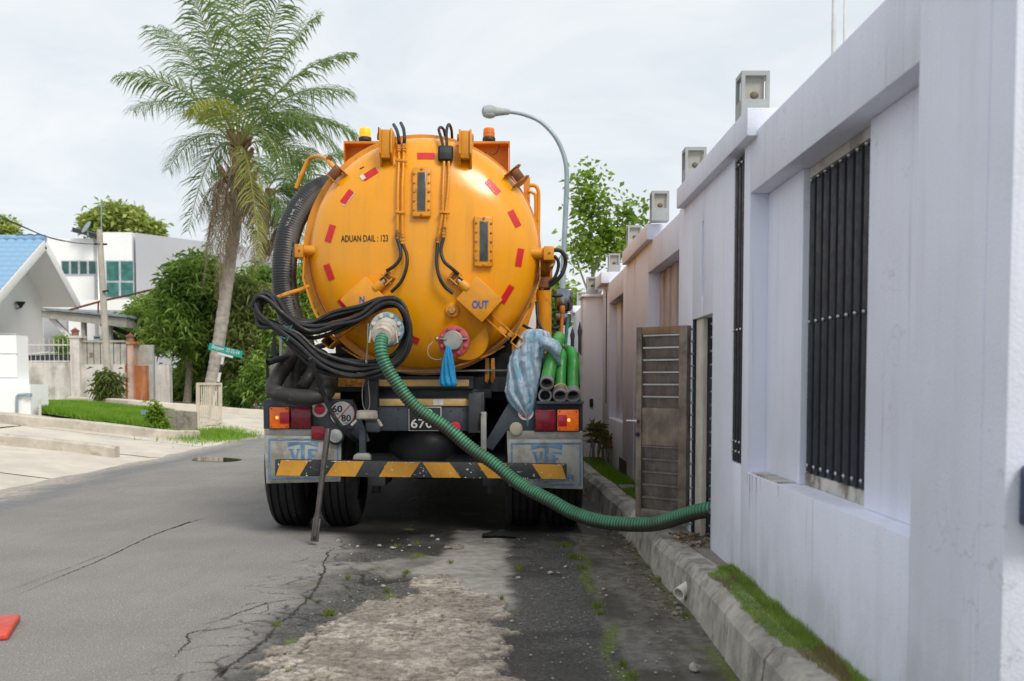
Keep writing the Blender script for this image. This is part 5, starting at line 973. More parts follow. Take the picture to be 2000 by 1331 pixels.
# coil of black cable hung on hook and inlet
loops = []
base = [(497, 600), (507, 583), (530, 590), (560, 622), (605, 632), (655, 620), (703, 606), (745, 594), (779, 600), (798, 630), (797, 666), (772, 704), (730, 720), (680, 720), (625, 704), (580, 668), (540, 640), (508, 622)]
mb = MB(); pts = []
for k in range(11):
    sx = 1 + random.uniform(-.035, .03); up_ = random.uniform(-8, 30) ; dn = random.uniform(-32, 24); ph_ = random.uniform(0, 6); yk = 7.50 + k * .012
    for i, (x, y) in enumerate(base):
        w = math.sin(PI * i / (len(base) - 1)); py = y + (up_ if 3 < i < 7 else (up_ * .25 - 5) if i < 9 else dn * .3 if i < 12 else dn if i < 16 else random.uniform(-4, 8)) + random.uniform(-4, 4) + 5 * math.sin(i * .9 + ph_)
        px = 640 + (x - 640) * (sx if i < 7 or i > 12 else 1) + random.uniform(-3, 3) + (k * 1.2 if i < 3 else -k * .9 + 3 if 8 < i < 12 else 0)
        q_ = P(px, py, yk + random.uniform(-.012, .012) + (.06 if 3 < i < 8 else 0)); pts.append(q_)
mb.tube(crom(pts, 5), S(4.1, 7.45), 8); cb = mb.build('cable_coil', MATS['rubber_black']); tag(cb, 'big tangled coil of black cable hung between hook and blue flange', 'cable coil')
mb = MB(); mb.tube(crom([P(606, 700, 7.40), P(622, 745, 7.52), P(640, 790, 7.60), P(658, 823, 7.62), P(682, 850, 7.68), P(712, 872, 7.9)], 8), S(4.6, 7.5), 8); mb.build('hanging_cable', MATS['rubber_black'], cb)
M('twine_teal', (.03, .18, .17), .7)
for px, py in [(562, 640), (556, 662)]: mb = MB(); mb.tube([P(px - 9, py - 4, 7.37), P(px + 1, py, 7.36), P(px + 9, py - 5, 7.38), P(px + 4, py + 4, 7.36)], .004, 6); mb.build('twine', MATS['twine_teal'], cb)
# thick dark hoses slumped in the left rear corner
def slump(pts, r, label, yy): mb = MB(); mb.tube(crom([P(a, b, c) for a, b, c in pts], 8), r, 16); tag(mb.build('discharge_hose', MATS['rubber_grey']), label, 'hose', 'dark hoses in the left rear corner')
slump([(588, 650, 8.05), (566, 700, 7.9), (542, 738, 7.78), (534, 762, 7.70), (560, 773, 7.62), (610, 776, 7.6), (638, 766, 7.66), (642, 745, 7.78), (624, 722, 7.9), (610, 690, 8.0)], S(15.5, 7.7), 'dark rubber hose bent in a U along the left rear corner', 0)
slump([(577, 655, 7.98), (577, 700, 7.95), (576, 762, 7.92)], S(11, 7.9), 'upright dark rubber hose stub in the left rear corner', 0); slump([(632, 690, 8.0), (612, 722, 7.9), (590, 758, 7.82)], S(12, 7.85), 'slanting dark rubber hose leaning in the left rear corner', 0)
# hanging hose-end cap on its wire
capc = P(717, 812, 7.62); mb = MB(); mb.lathe([(-.028, .075), (-.02, .080), (.012, .080), (.014, .076), (.022, .076), (.03, .080), (.034, .074)], capc, (0, .12, 1), 28); cp = mb.build('hose_cap', MATS['coupling_white']); tag(cp, 'cream coloured hose end cap hanging on a wire loop by the beam', 'cap')
mb = MB(); mb.tube(crom([P(719, 632, 7.56), P(718, 670, 7.55), P(716, 708, 7.55)], 4), .005, 6); mb.tube(crom([P(716, 708, 7.55), P(708, 760, 7.57), P(709, 790, 7.6), P(716, 803, 7.62), P(722, 790, 7.6), P(720, 755, 7.57), P(716, 708, 7.55)], 6), .004, 6); mb.build('wire', MATS['steel_grey'], cp)
mb = MB(); mb.cyl(P(716, 703, 7.55), P(716, 717, 7.55), .011, n=8); mb.build('ferrule', MATS['steel_stud'], cp); mb = MB(); mb.bar(P(696, 821, 7.6), P(686, 831, 7.58), .012, .016); mb.bar(P(738, 820, 7.6), P(746, 833, 7.58), .012, .016); mb.build('cam_lever', MATS['coupling_white'], cp)
# blue plastic bag tied to the red flange
def bagmat(name, col, trans):
    m = M(name, col, .32, var=.18, vs=7, spec=.6); nt = m.node_tree; b = nt.nodes['Principled BSDF']; t = nt.nodes.new('ShaderNodeBsdfTranslucent'); t.inputs['Color'].default_value = (*[min(1, k * 1.5) for k in col], 1); mxs = nt.nodes.new('ShaderNodeMixShader'); mxs.inputs[0].default_value = trans
    nt.links.new(b.outputs[0], mxs.inputs[1]); nt.links.new(t.outputs[0], mxs.inputs[2]); nt.links.new(mxs.outputs[0], nt.nodes['Material Output'].inputs['Surface'])
    tcb = nt.nodes.new('ShaderNodeTexCoord').outputs['Object']; n1 = nt.nodes.new('ShaderNodeTexNoise'); n1.inputs['Scale'].default_value = 1; n1.inputs['Detail'].default_value = 8; n1.inputs['Roughness'].default_value = .7; n1.inputs['Distortion'].default_value = 1.2; nt.links.new(_map(nt, tcb, (34, 34, 11)), n1.inputs['Vector'])
    bpb = nt.nodes.new('ShaderNodeBump'); bpb.inputs['Strength'].default_value = .7; bpb.inputs['Distance'].default_value = .035; nt.links.new(n1.outputs['Fac'], bpb.inputs['Height'])
    for s_ in (b, t): nt.links.new(bpb.outputs[0], s_.inputs['Normal'])
    return m
bagmat('bag_blue', (.03, .42, .78), .35)
def bag(rows, Y, depth, mat, nseg, fold, seed, ev=3):
    mb = MB(); k = len(rows); R_ = []; yy = []; ys = np.linspace(rows[0][0], rows[-1][0], (k - 1) * ev + 1); ls = np.interp(ys, [r[0] for r in rows], [r[1] for r in rows]); rs = np.interp(ys, [r[0] for r in rows], [r[2] for r in rows]); fs = np.interp(ys, [r[0] for r in rows], [r[3] for r in rows])
    grid = []
    for i, y in enumerate(ys):
        cx, hw = (ls[i] + rs[i]) / 2, (rs[i] - ls[i]) / 2; ring = []
        for j in range(nseg):
            a = 2 * PI * j / nseg; u_ = j / nseg; tw = i * .012
            s1 = abs(math.sin(PI * (u_ + tw * .5) * 9 + 1.1 * fbm(np.array([u_ * 3]), np.array([i * .05]), 2, seed)[0])); cr_ = fbm(np.array([(u_ if u_ < .5 else 1 - u_) * 18.]), np.array([i * .35]), 3, seed + 9)[0]
            rr = 1 + fold * (s1 - .6) * fs[i] + fold * .55 * (cr_ - .5)
            p = P(cx + hw * math.cos(a) * (1 + fold * .25 * (cr_ - .5)), y, Y); ring.append(V((p.x, Y - math.sin(a) * S(hw, Y) * depth * rr, p.z)))
        grid.append(ring)
    n = len(grid); vs = [p for r in grid for p in r]; fs_ = [(i * nseg + j, i * nseg + (j + 1) % nseg, (i + 1) * nseg + (j + 1) % nseg, (i + 1) * nseg + j) for i in range(n - 1) for j in range(nseg)]
    fs_ += [tuple(range(nseg)), tuple((n - 1) * nseg + j for j in range(nseg))[::-1]]; mb.add(vs, fs_); return mb
mb = bag([(674, 873, 877, .3), (679, 871, 880, 1), (690, 868, 883, 1), (710, 863, 887, 1), (735, 859, 890, 1), (748, 858, 893, 1), (754, 860, 893, .6), (755.5, 864, 889, .3)], 7.50, .75, None, 60, .7, 3)
tag(mb.build('plastic_bag', MATS['bag_blue'], ang=180), 'bright blue plastic bag tied over the red outlet flange', 'plastic bag')
# woven blue-and-white sack draped over the right rear corner
m = bagmat('sack_woven', (.34, .50, .64), .22); nt = m.node_tree; b = nt.nodes['Principled BSDF']; tcx = nt.nodes.new('ShaderNodeTexCoord').outputs['Object']
b.inputs['Roughness'].default_value = .5; nt.links.new(_mix(nt, _noise(nt, _map(nt, tcx, (42, 42, 4)), 1, 7, .7, .42, .60), _mix(nt, _noise(nt, _map(nt, tcx, (60, 60, 7)), 1, 6, .7, .45, .58), (.70, .80, .88), (.52, .55, .66)), _mix(nt, _noise(nt, tcx, 14, 4, .6, .4, .6), (.22, .48, .68), (.36, .60, .74))), b.inputs['Base Color'])
for l in list(b.inputs['Roughness'].links): nt.links.remove(l)
mb = bag([(643, 1032, 1056, .5), (648, 1022, 1072, .8), (660, 1014, 1078, 1), (680, 1004, 1066, 1), (705, 993, 1058, 1), (740, 990, 1054, 1), (765, 986, 1050, 1), (780, 990, 1048, 1), (795, 1000, 1044, 1), (806, 1012, 1040, 1), (812, 1020, 1037, 1), (818, 1024, 1034, .8)], 7.80, .62, None, 120, .50, 21, 5)
sk = mb.build('woven_sack', m, ang=180); tag(sk, 'faded blue and white woven sack draped over the right rear corner', 'sack')
mb = MB(); rows = []
for i in range(11):
    u = i / 10; rows.append([P(1052 + 44 * u + 3 * math.sin(9 * u + j), 652 + 26 * u * u + j * (7.5 + 2 * u) + 2 * math.sin(7 * u + j * 2), 7.72 + .10 * (j / 4 - .5) ** 2 * 4 - .05 * math.sin(u * 3) + .012 * math.sin(12 * u + j * 3)) for j in range(5)])
mb.grid(rows); mb.grid([[p + V((0, .01, -.004)) for p in r] for r in rows]); mb.build('sack_fold', m, sk, ang=180)
mb = MB(); mb.tube(crom([P(1029, 815, 7.70), P(1031, 824, 7.68), P(1030, 832, 7.68)], 4), .006, 6); mb.build('twine', MATS['twine_teal'], sk)
# green delivery hoses folded over the rack, open ends towards the road
M('hose_lime', (.035, .27, .045), .42, var=.18, vs=9, dirt=(.16, .13, .09), da=.7, ds=6, dlo=.48, dhi=.7); M('hose_end_grey', (.27, .26, .25), .5, .2, var=.15, vs=16, dirt=(.12, .10, .08), da=.6, ds=12)
def delivery(pts, r, cr_, label):
    q = crom([P(a, b, c) for a, b, c in pts], 7); root = thing('delivery_hose', label, 'hose', q[-1] - V((0, 0, cr_)), 'green hoses stowed on the right rear rack')
    mb = MB(); mb.tube(q, r, 16, cap=False, rad=lambda t: 1 + .012 * math.sin(t * 170)); mb.build('hose', MATS['hose_lime'], root)
    d = (q[-1] - q[-2]).normalized(); d = (d + V((0, -1.0, 0))).normalized(); e = q[-1] - d * .02; mb = MB(); mb.lathe([(0, r * 1.02), (.01, cr_ * .96), (.05, cr_ * .96), (.055, cr_), (.075, cr_), (.078, cr_ * .95), (.078, cr_ * .76), (.0, cr_ * .74), (-.08, cr_ * .6)], e, d, 24, cap=False); mb.build('end_fitting', MATS['hose_end_grey'], root, ang=30); mb = MB(); mb.cyl(e + d * .005, e + d * .006, cr_ * .76, n=20); mb.build('bore', MATS['interior_dark'], root)
delivery([(1092, 660, 8.1), (1087, 672, 7.92), (1080, 692, 7.82), (1074, 718, 7.78), (1069, 743, 7.72)], S(13, 7.8), S(14, 7.7), 'longest green hose of the rack, topmost and leftmost open end'); delivery([(1100, 690, 8.1), (1097, 698, 7.9), (1095, 725, 7.82), (1094, 766, 7.74)], S(11, 7.8), S(15, 7.7), 'middle green hose with a dirty brown upper bend and open grey end')
delivery([(1104, 684, 8.15), (1115, 688, 7.95), (1120, 705, 7.85), (1119, 735, 7.8), (1119, 766, 7.74)], S(11, 7.8), S(15, 7.7), 'rightmost green hose of the rack beside the pale side panel'); delivery([(1066, 735, 8.1), (1065, 755, 7.95), (1064.5, 771, 7.78)], S(10, 7.8), S(13.5, 7.75), 'short hose end at bottom left of the green hose rack')
mb = MB(); mb.tube(crom([P(1082, 756, 7.68), P(1092, 751, 7.68), P(1104, 753, 7.69), P(1108, 765, 7.70)], 5), .006, 6); tag(mb.build('tie_rope', MATS['plank_tan']), 'short frayed rope tied round the green hose ends', 'rope')
# long handled tools
M('tool_orange', (.55, .17, .02), .5, var=.2, vs=20, dirt=(.10, .04, .02), da=.7, ds=14); M('tool_green', (.05, .22, .20), .5, var=.15)
mb = MB(); mb.cyl(P(1094, 700, 8.3), P(1098, 612, 8.3), .016, n=10); mb.lathe([(0, .02), (.03, .026), (.06, .02)], P(1098, 612, 8.3), (0, 0, 1), 10); tag(mb.build('tool_handle', MATS['tool_orange']), 'rusty orange tool handle sticking up from the hose rack', 'tool'); mb = MB(); mb.cyl(P(1103, 690, 8.4), P(1109, 622, 8.4), .015, n=10); tag(mb.build('tool_handle', MATS['tool_green']), 'teal green tool handle sticking up beside the orange one', 'tool')
# pry bar leaning on the bumper
M('pry_steel', (.075, .066, .062), .5, .4, var=.25, vs=12, dirt=(.07, .05, .04), da=.6, ds=14)
a, b = P(641, 838, 7.53), G(614, 1058, .03); mb = MB(); n = 12; mb.tube([a.lerp(b, i / n) for i in range(n)] + [a.lerp(b, .965)], .021, 12, rad=lambda t: 1.05 - .12 * t)
d = (b - a).normalized(); mb.bar(a.lerp(b, .80), b, .055, .022, (0, 1, 0)); pb = mb.build('pry_bar', MATS['pry_steel'], bevel=.003); tag(pb, 'long steel pry bar leaning against the striped bumper', 'pry bar'); mb = MB(); q = a.lerp(b, .975); mb.cyl(q - V((0, .016, 0)), q, .012, n=12); mb.build('square_eye', MATS['ink_black'], pb)
# traffic cone base at the left edge
M('cone_red', (.62, .075, .045), .5, var=.08, dirt=(.35, .06, .04), da=.4, ds=9)
c = G(-62, 1238); root = thing('traffic_cone', 'orange red traffic cone with only its square base in view', 'traffic cone', c); mb = MB(); mb.box(c + V((0, 0, .018)), (.40, .40, .036), (0, 0, .32)); mb.build('base', MATS['cone_red'], root, bevel=.012, seg=3); mb = MB(); mb.lathe([(.03, .13), (.06, .118), (.70, .028), (.72, .022)], c, (0, 0, 1), 28); mb.build('cone', MATS['cone_red'], root)

# ================================================================ BACKGROUND (left): houses, fence, palms, trees
M('house_white', (.90, .90, .89), .7, var=.02, vs=.8, streak=(.78, .77, .76), sa=.2, ss=(3, 3, .3), bump=.08, bs=40); M('house_grey', (.50, .51, .54), .75, var=.03, vs=.5)
M('roof_sheet_grey', (.25, .29, .32), .6, var=.2)
M('roof_blue', (.23, .40, .58), .4, var=.12, vs=3); M('fascia', (.84, .83, .81), .6, var=.03); M('glass_teal', (.035, .10, .095), .12, var=.25, vs=2); M('frame_grey', (.48, .50, .53), .5); M('curtain', (.04, .16, .14), .7, var=.3, vs=3)
M('carport_grey', (.40, .38, .34), .8, var=.1, dirt=(.22, .2, .17), da=.5, ds=1.5); M('old_wall', (.66, .63, .58), .9, var=.1, vs=.9, streak=(.20, .19, .16), sa=.9, ss=(3.2, 3.2, .45), dirt=(.24, .25, .19), da=.85, ds=1.6, dlo=.42, dhi=.68, bump=.3, bs=20)
M('old_pillar', (.66, .62, .58), .9, var=.1, streak=(.36, .30, .26), sa=.6, ss=(5, 5, .6)); M('rust_wall', (.40, .135, .045), .9, var=.2, vs=1.5, streak=(.62, .55, .46), sa=.85, ss=(6, 6, .5), dirt=(.12, .06, .04), da=.6, ds=2)
M('fence_panel', (.42, .41, .36), .8, var=.12, streak=(.25, .25, .2), sa=.6, ss=(5, 5, .7)); M('lantern_brown', (.26, .15, .10), .7); M('rail_white', (.58, .57, .55), .5); M('pole_concrete', (.42, .39, .33), .85, var=.12, vs=4); M('pole_galv', (.30, .37, .40), .45, .3, var=.1, vs=3)
M('roof_panel_dark', (.03, .035, .045), .3)

M('rust_pillar', (.50, .36, .29), .9, var=.15, vs=2, streak=(.40, .12, .05), sa=.9, ss=(7, 7, .6))
# --- blue-roofed house
hs = thing('blue_roof_house', 'white gabled house with blue tiled roof at the left edge', 'house', (-18, 34, zl(-12)))
gx = -15.6; ap = W(86, 470, gx); ef = W(152, 592, gx); en = W(-22, 594, gx); wall_x = -16.7
mb = MB(); yc = ap.y; yw0, yw1 = yc - 2.4, W(84, 640, wall_x).y
zt = P(84, 592, yw1).z + .25
mb.prism([V((wall_x, yw0, .2)), V((wall_x, yw1, .2)), V((wall_x, yw1, zt)), V((wall_x, yc, ap.z - .16)), V((wall_x, yw0, zt - .05))], (-7, 0, 0)); mb.build('wall', MATS['house_white'], hs, smooth=False)

def roofslab(e, nm):
    d = (e - ap); th = V((0, 0, .16)); mb = MB(); mb.prism([ap, e, e - th, ap - th], (-13, 0, 0)); return mb.build(nm, MATS['house_white'], hs, smooth=False)
roofslab(en, 'roof_slope'); roofslab(ef, 'roof_slope')
for e in (en, ef): mb = MB(); mb.bar(ap + V((.03, 0, -.14)), e + V((.03, 0, -.14)), .06, .30, (0, 0, 1)); mb.build('bargeboard', MATS['fascia'], hs, bevel=.008)
mb = MB(); mb.tube([ap + V((.05, 0, .06)), ap + V((-12, 0, .06))], .13, 10); mb.build('ridge_cap', MATS['roof_blue'], hs)
# tiles: barrel pieces sharing one mesh
tl, tw = .36, .30; tm = MB(); rows = []
for i in range(5): rows.append([V((tw * (j / 6 - .5), 0, 0)) + V((0, -tl * .56 * (i / 2 - 1), .055 * math.cos(PI * (j / 6 - .5)) + .03 * (1 - i / 4) * -1 + .03)) for j in range(7)])
tm.grid(rows); tm.grid([[p - V((0, 0, .018)) for p in r] for r in rows]); me_t = None
def tiles(e, nx, x0, sgn):
    global me_t
    d = (ap - e); ln = d.length; d.normalize(); n = int(ln / (tl * .92)); nrm = V((1, 0, 0)).cross(d) * 1; nrm = nrm if nrm.z > 0 else -nrm
    R = Matrix((V((1, 0, 0)) * (-1 if d.y > 0 else 1), -d, nrm)).transposed().to_4x4()
    for i in range(n + 1):
        for j in range(nx):
            c = e + d * (i * ln / n) + V((x0 - j * tw * 1.0, 0, 0)) + nrm * .03
            if me_t is None: o = tm.build('roof_tile', MATS['roof_blue'], hs); me_t = o.data; vs_ = np.array(tm.v); me_t.vertices.foreach_set('co', vs_.astype(np.float32).ravel()); me_t.update()
            else: o = bpy.data.objects.new('roof_tile', me_t); COL.objects.link(o); o.parent = hs
            o.matrix_local = Matrix.Translation(c - WL[hs.name]) @ R
tiles(en, 16, -.12, 1); tiles(ef, 3, -.12, 1)
q = W(31, 592, wall_x); mb = MB(); mb.lathe([(0, .05), (.05, .06), (.14, .13), (.17, .15), (.20, .15)], q + V((.16, 0, -.16)), (0, 0, 1), 14); mb.bar(q + V((0, 0, -.2)), q + V((.16, 0, -.16)), .03, .03); tag(mb.build('wall_lantern', MATS['steel_dark']), 'small black lantern on the white gable wall', 'wall lantern', 'lanterns on walls and pillars')
# gate pier and low wall of that house
def gbox(name, x0, y0, x1, y1, Y, d, mat, par): a, b = P(x0, y0, Y), P(x1, y1, Y); mb = MB(); mb.bb(a.x, b.x, Y, Y + d, b.z, a.z); return mb.build(name, MATS[mat], par, smooth=False)
gw = thing('gate_pier', 'low white rendered gate pier beside the driveway', 'wall', GL(30, 806)); gbox('pier', -60, 752, 60, 812, GL(30, 806).y, .8, 'house_white', gw); gbox('pier_top', -60, 655, 34, 752, GL(30, 806).y + .1, .5, 'house_white', gw)
for y in (652, 691, 738): gbox('groove', -60, y - .7, 34, y + .7, GL(30, 806).y + .09, .02, 'frame_grey', gw)
Yp = GL(30, 806).y - .05
mb = MB(); mb.tube([P(33, 806, Yp), P(33, 775, Yp), P(36, 772, Yp), P(52, 771, Yp)], .03, 8); mb.bar(P(52, 772, Yp), P(61, 772, Yp), .08, .07); tag(mb.build('water_tap', MATS['pole_galv']), 'grey standpipe tap in front of the white gate pier', 'tap', 'standpipes')
mb = MB(); p = GL(78, 812); mb.tube([P(78, 813, p.y), P(78, 778, p.y)], .03, 8); tag(mb.build('marker_post', MATS['rail_white']), 'short thin white post at the corner of the grass verge', 'post')
p = GL(280, 828); mb = MB(); mb.tube([P(279, 826, p.y), P(279, 806, p.y), P(285, 806, p.y), P(285, 820, p.y)], .03, 8); mb.bar(P(277, 806, p.y), P(288, 806, p.y), .09, .09); tag(mb.build('water_tap', MATS['pole_galv']), 'small standpipe tap in the grass beside a leafy sapling', 'tap', 'standpipes')

# --- modern house
mh = thing('modern_house', 'flat roofed white two storey house behind the carport', 'house', (-20, 46, .4)); Ym_ = 46
gbox('tower', 189, 454, 264, 800, Ym_, 8, 'house_white', mh)
a, b = P(264, 455, Ym_), P(505, 463, Ym_ + 5.5); mb = MB(); mb.prism([V((a.x, a.y, .4)), V((b.x, b.y, .4)), V((b.x + .5, b.y + 8, .4)), V((a.x, a.y + 9, .4))], (0, 0, a.z - .4)); mb.build('side_wing', MATS['house_grey'], mh, smooth=False)
gbox('left_wing', 40, 466, 189, 800, Ym_ + 1.5, 7, 'house_white', mh); gbox('balcony', 84, 586, 262, 606, Ym_ - 1.2, 1.15, 'house_white', mh)
def win(x0, y0, x1, y1, Y, nx, ny, glass='glass_teal', tr=0.0):
    f = gbox('window', x0, y0, x1, y1, Y - .06, .12, 'frame_grey', mh); w, h = (x1 - x0) / nx, [(y1 - y0)] if ny == 1 else [(y1 - y0) * .56, (y1 - y0) * .44]; t = 2.0
    for i in range(nx):
        yy = y0
        for hh in h: gbox('pane', x0 + i * w + t, yy + t, x0 + (i + 1) * w - t, yy + hh - t, Y - .075, .03, glass, f); yy += hh
win(206, 509, 262, 583, Ym_, 2, 2, 'curtain'); win(119, 509, 189, 537, Ym_ + 1.5, 4, 1); win(92, 645, 108, 660, Ym_ + 1.5, 1, 1); win(182, 656, 197, 664, Ym_, 1, 1)
mb = MB(); c1, c2 = P(141, 444, 47), P(192, 458, 47); mb.prism([c1, c2, c2 - V((0, 0, .18)), c1 - V((0, 0, .22))], (0, 2.4, .1)); mb.build('roof_panel', MATS['roof_panel_dark'], mh, smooth=False)
mb = MB(); mb.lathe([(0, .02), (.04, .2), (.1, .32)], P(172, 446, 46.5), (-.6, -.6, .5), 16); mb.tube([P(170, 446, 46.5), P(172, 462, 46.5)], .03, 6); mb.build('satellite_dish', MATS['pole_galv'], mh)
mb = MB(); mb.tube([P(198, 400, 47), P(198, 455, 47)], .025, 6)
for y in (401, 404): mb.bar(P(191, y, 47), P(206, y - 1, 47), .02, .02)
mb.build('aerial', MATS['pole_galv'], mh)
fh = thing('white_building', 'white building with a small dark window far behind the palm', 'building', (P(500, 600, 70).x, 70, .4)); gbox('wall', 470, 478, 640, 700, 70, 8, 'house_white', fh); w_ = gbox('window', 477, 486, 488, 508, 69.95, .1, 'frame_grey', fh); gbox('pane', 478.5, 488, 486.5, 506, 69.93, .03, 'glass_teal', w_)

# --- carport
cpt = thing('carport', 'low carport with sloping grey concrete roof edge and props', 'carport', (P(190, 700, 33).x, 33, .5)); Yc = 33
mb = MB(); q = [P(80, 606, Yc), P(247, 622, Yc), P(306, 634, Yc + 2), P(306, 647, Yc + 2), P(247, 640, Yc), P(80, 621, Yc)]; mb.prism(q, (0, 5, .15)); mb.build('roof_edge', MATS['carport_grey'], cpt, smooth=False)
mb = MB(); q = [P(80, 605, Yc - .1), P(247, 620.5, Yc - .1), P(308, 633, Yc + 1.9)]; mb.prism(q + [p + V((0, 6, .3)) for p in q[::-1]], (0, 0, .06)); mb.build('roof_sheet', MATS['roof_sheet_grey'], cpt, smooth=False)
for x0, x1, Y in ((158, 167, 33.2), (276, 282, 34.8), (211, 218, 33.3)): gbox('post', x0, 625, x1, 705, Y, .18, 'carport_grey', cpt)
for A_, B_, Y, m_ in (((98, 619), (136, 658), 33.3, 'fascia'), ((199, 632), (236, 672), 34, 'steel_dark'), ((218, 640), (275, 662), 35, 'steel_dark')): mb = MB(); mb.bar(P(*A_, Y), P(*B_, Y), .14, .14); mb.build('brace', MATS[m_], cpt)
gbox('shade_wall', 84, 622, 131, 700, 38, .2, 'house_grey', cpt)
fr = thing('pipe_frame', 'rusty bent pipe frame with upright standing on the carport roof', 'pipe frame', (P(250, 610, 33).x, 33, 4)); mb = MB(); mb.tube([P(135, 606, Yc), P(200, 588, Yc), P(250, 577, Yc), P(306, 564, Yc)], .035, 8); mb.build('rail', MATS['rust'], fr)
for x, y0, y1 in ((305.5, 563, 626), (192, 591, 612)): mb = MB(); mb.tube([P(x, y0, Yc), P(x, y1, Yc)], .045 if x > 300 else .03, 8); mb.build('upright', MATS['pole_galv' if x > 300 else 'rust'], fr)

# --- old boundary fence
Yf = 29.5
fn_ = thing('old_fence', 'weather stained low wall with railings and pillars across the side road', 'fence', (P(180, 785, Yf).x, Yf, zl(-12)))
gbox('wall', 36, 708, 139, 790, Yf + .1, .25, 'old_wall', fn_); gbox('wall', 156, 712, 246, 790, Yf + .12, .25, 'old_wall', fn_); gbox('rusty_wall', 244, 714, 287, 790, Yf + .1, .26, 'rust_wall', fn_); gbox('wall', 286, 714, 332, 790, Yf + .3, .25, 'old_pillar', fn_)
for x0, x1, y0 in ((136, 157, 659), (248, 262, 671)):
    gbox('pillar', x0, y0, x1, 788, Yf, .34, 'old_pillar' if x0 < 200 else 'rust_pillar', fn_); gbox('pillar_cap', x0 - 2, y0 - 3, x1 + 2, y0 + 1, Yf - .04, .42, 'old_pillar' if x0 < 200 else 'rust_wall', fn_)
for i in range(11): x = 42 + i * 9; gbox('railing_bar', x - .9, 662, x + .9, 709, Yf + .2, .03, 'rail_white', fn_)
for y in (674, 706): gbox('rail', 37, y - 1.4, 137, y + 1.4, Yf + .19, .05, 'rail_white', fn_)
for k in range(7): x0 = 157 + k * 13; gbox('panel_slab', x0 + .5, 668 + (k > 4) * 4, x0 + 12.5, 712, Yf + .2, .08, 'fence_panel', fn_)
gbox('panel_slab', 263, 674, 300, 713, Yf + .4, .08, 'fence_panel', fn_); gbox('top_rail', 157, 665, 248, 669, Yf + .16, .12, 'carport_grey', fn_); gbox('diamond_mark', 175, 689, 181, 698, Yf + .18, .03, 'lantern_brown', fn_)
def lantern(cx, y0, y1, label):
    root = thing('pillar_lantern', label, 'lantern', P(cx, y1, Yf + .15), 'lanterns on walls and pillars'); c = P(cx, y1, Yf + .15); h = S(y1 - y0, Yf); w = h * .9; mb = MB(); mb.lathe([(0, w * .40), (.02, w * .42), (h * .55, w * .46)], c, (0, 0, 1), 6); mb.build('body', MATS['lantern_brown'], root, smooth=False); mb = MB(); mb.lathe([(h * .55, w * .62), (h * .6, w * .6), (h * .9, w * .12), (h, .01)], c, (0, 0, 1), 6); mb.build('cap', MATS['rust'], root, smooth=False)
lantern(147, 640, 657, 'brown hexagonal lantern on the whitewashed fence pillar'); lantern(255, 650, 669, 'dark brown lantern on the rust stained fence pillar')
gbox('post', 297.5, 676, 302, 790, Yf - .1, .08, 'pole_galv', fn_)
# parked car seen through the railings
M('car_paint', (.05, .055, .06), .25, .4); car = thing('parked_car', 'dark car with pale roof line parked behind the white railings', 'car', (P(110, 700, 31.5).x, 31.5, zl(-14)))
cc_ = P(112, 700, 31.6); z_ = zl(-14); mb = MB(); prof_ = [(-2.1, .25), (-2.15, .7), (-1.3, .88), (-.75, 1.38), (.6, 1.42), (1.3, .95), (2.05, .82), (2.1, .25)]; mb.prism([V((cc_.x + a, 31.2, z_ + b)) for a, b in prof_], (0, 1.7, 0)); mb.build('body', MATS['car_paint'], car, bevel=.06)
mb = MB(); mb.prism([V((cc_.x + a, 31.19, z_ + b)) for a, b in [(-1.1, .92), (-.66, 1.30), (.55, 1.34), (1.05, .97)]], (0, 1.72, 0)); mb.build('window', MATS['glass_dark'], car); mb = MB(); mb.tube([V((cc_.x + a, 31.17, z_ + b)) for a, b in [(-1.3, .9), (-.75, 1.40), (-.1, 1.46), (.6, 1.44), (1.3, .97)]], .035, 6); mb.build('roof_trim', MATS['rail_white'], car)
for a in (-1.35, 1.3): mb = MB(); mb.lathe([(0, .32), (.2, .32)], (cc_.x + a, 31.18, z_ + .32), (0, 1, 0), 18); mb.build('wheel', MATS['tyre_rubber'], car)

# --- utility pole with wires
Yu = 27.5; up_root = thing('utility_pole', 'leaning concrete utility pole in front of the white house', 'utility pole', P(213, 783, Yu)); mb = MB(); mb.lathe([(0, .10), (S(332, Yu), .075)], P(213, 784, Yu), P(194.5, 453, Yu) - P(213, 784, Yu), 12); mb.build('pole', MATS['pole_concrete'], up_root)
mb = MB(); mb.bar(P(185, 477, Yu), P(209, 477.5, Yu), .04, .05); mb.build('crossarm', MATS['steel_dark'], up_root); mb = MB(); mb.bar(P(201, 570, Yu - .1), P(212, 568, Yu - .1), .05, .05); mb.build('clamp', MATS['steel_dark'], up_root)
mb = MB()
for pts in ([(-40, 416, 20), (20, 434, 22), (90, 462, 25), (150, 475, 26.5), (187, 477, Yu)], [(-40, 408, 20), (30, 436, 22), (100, 466, 25), (160, 476, 26.8), (200, 477, Yu)]): mb.tube(crom([P(*p) for p in pts], 5), .010, 5)
mb.build('wire', MATS['rubber_black'], up_root)
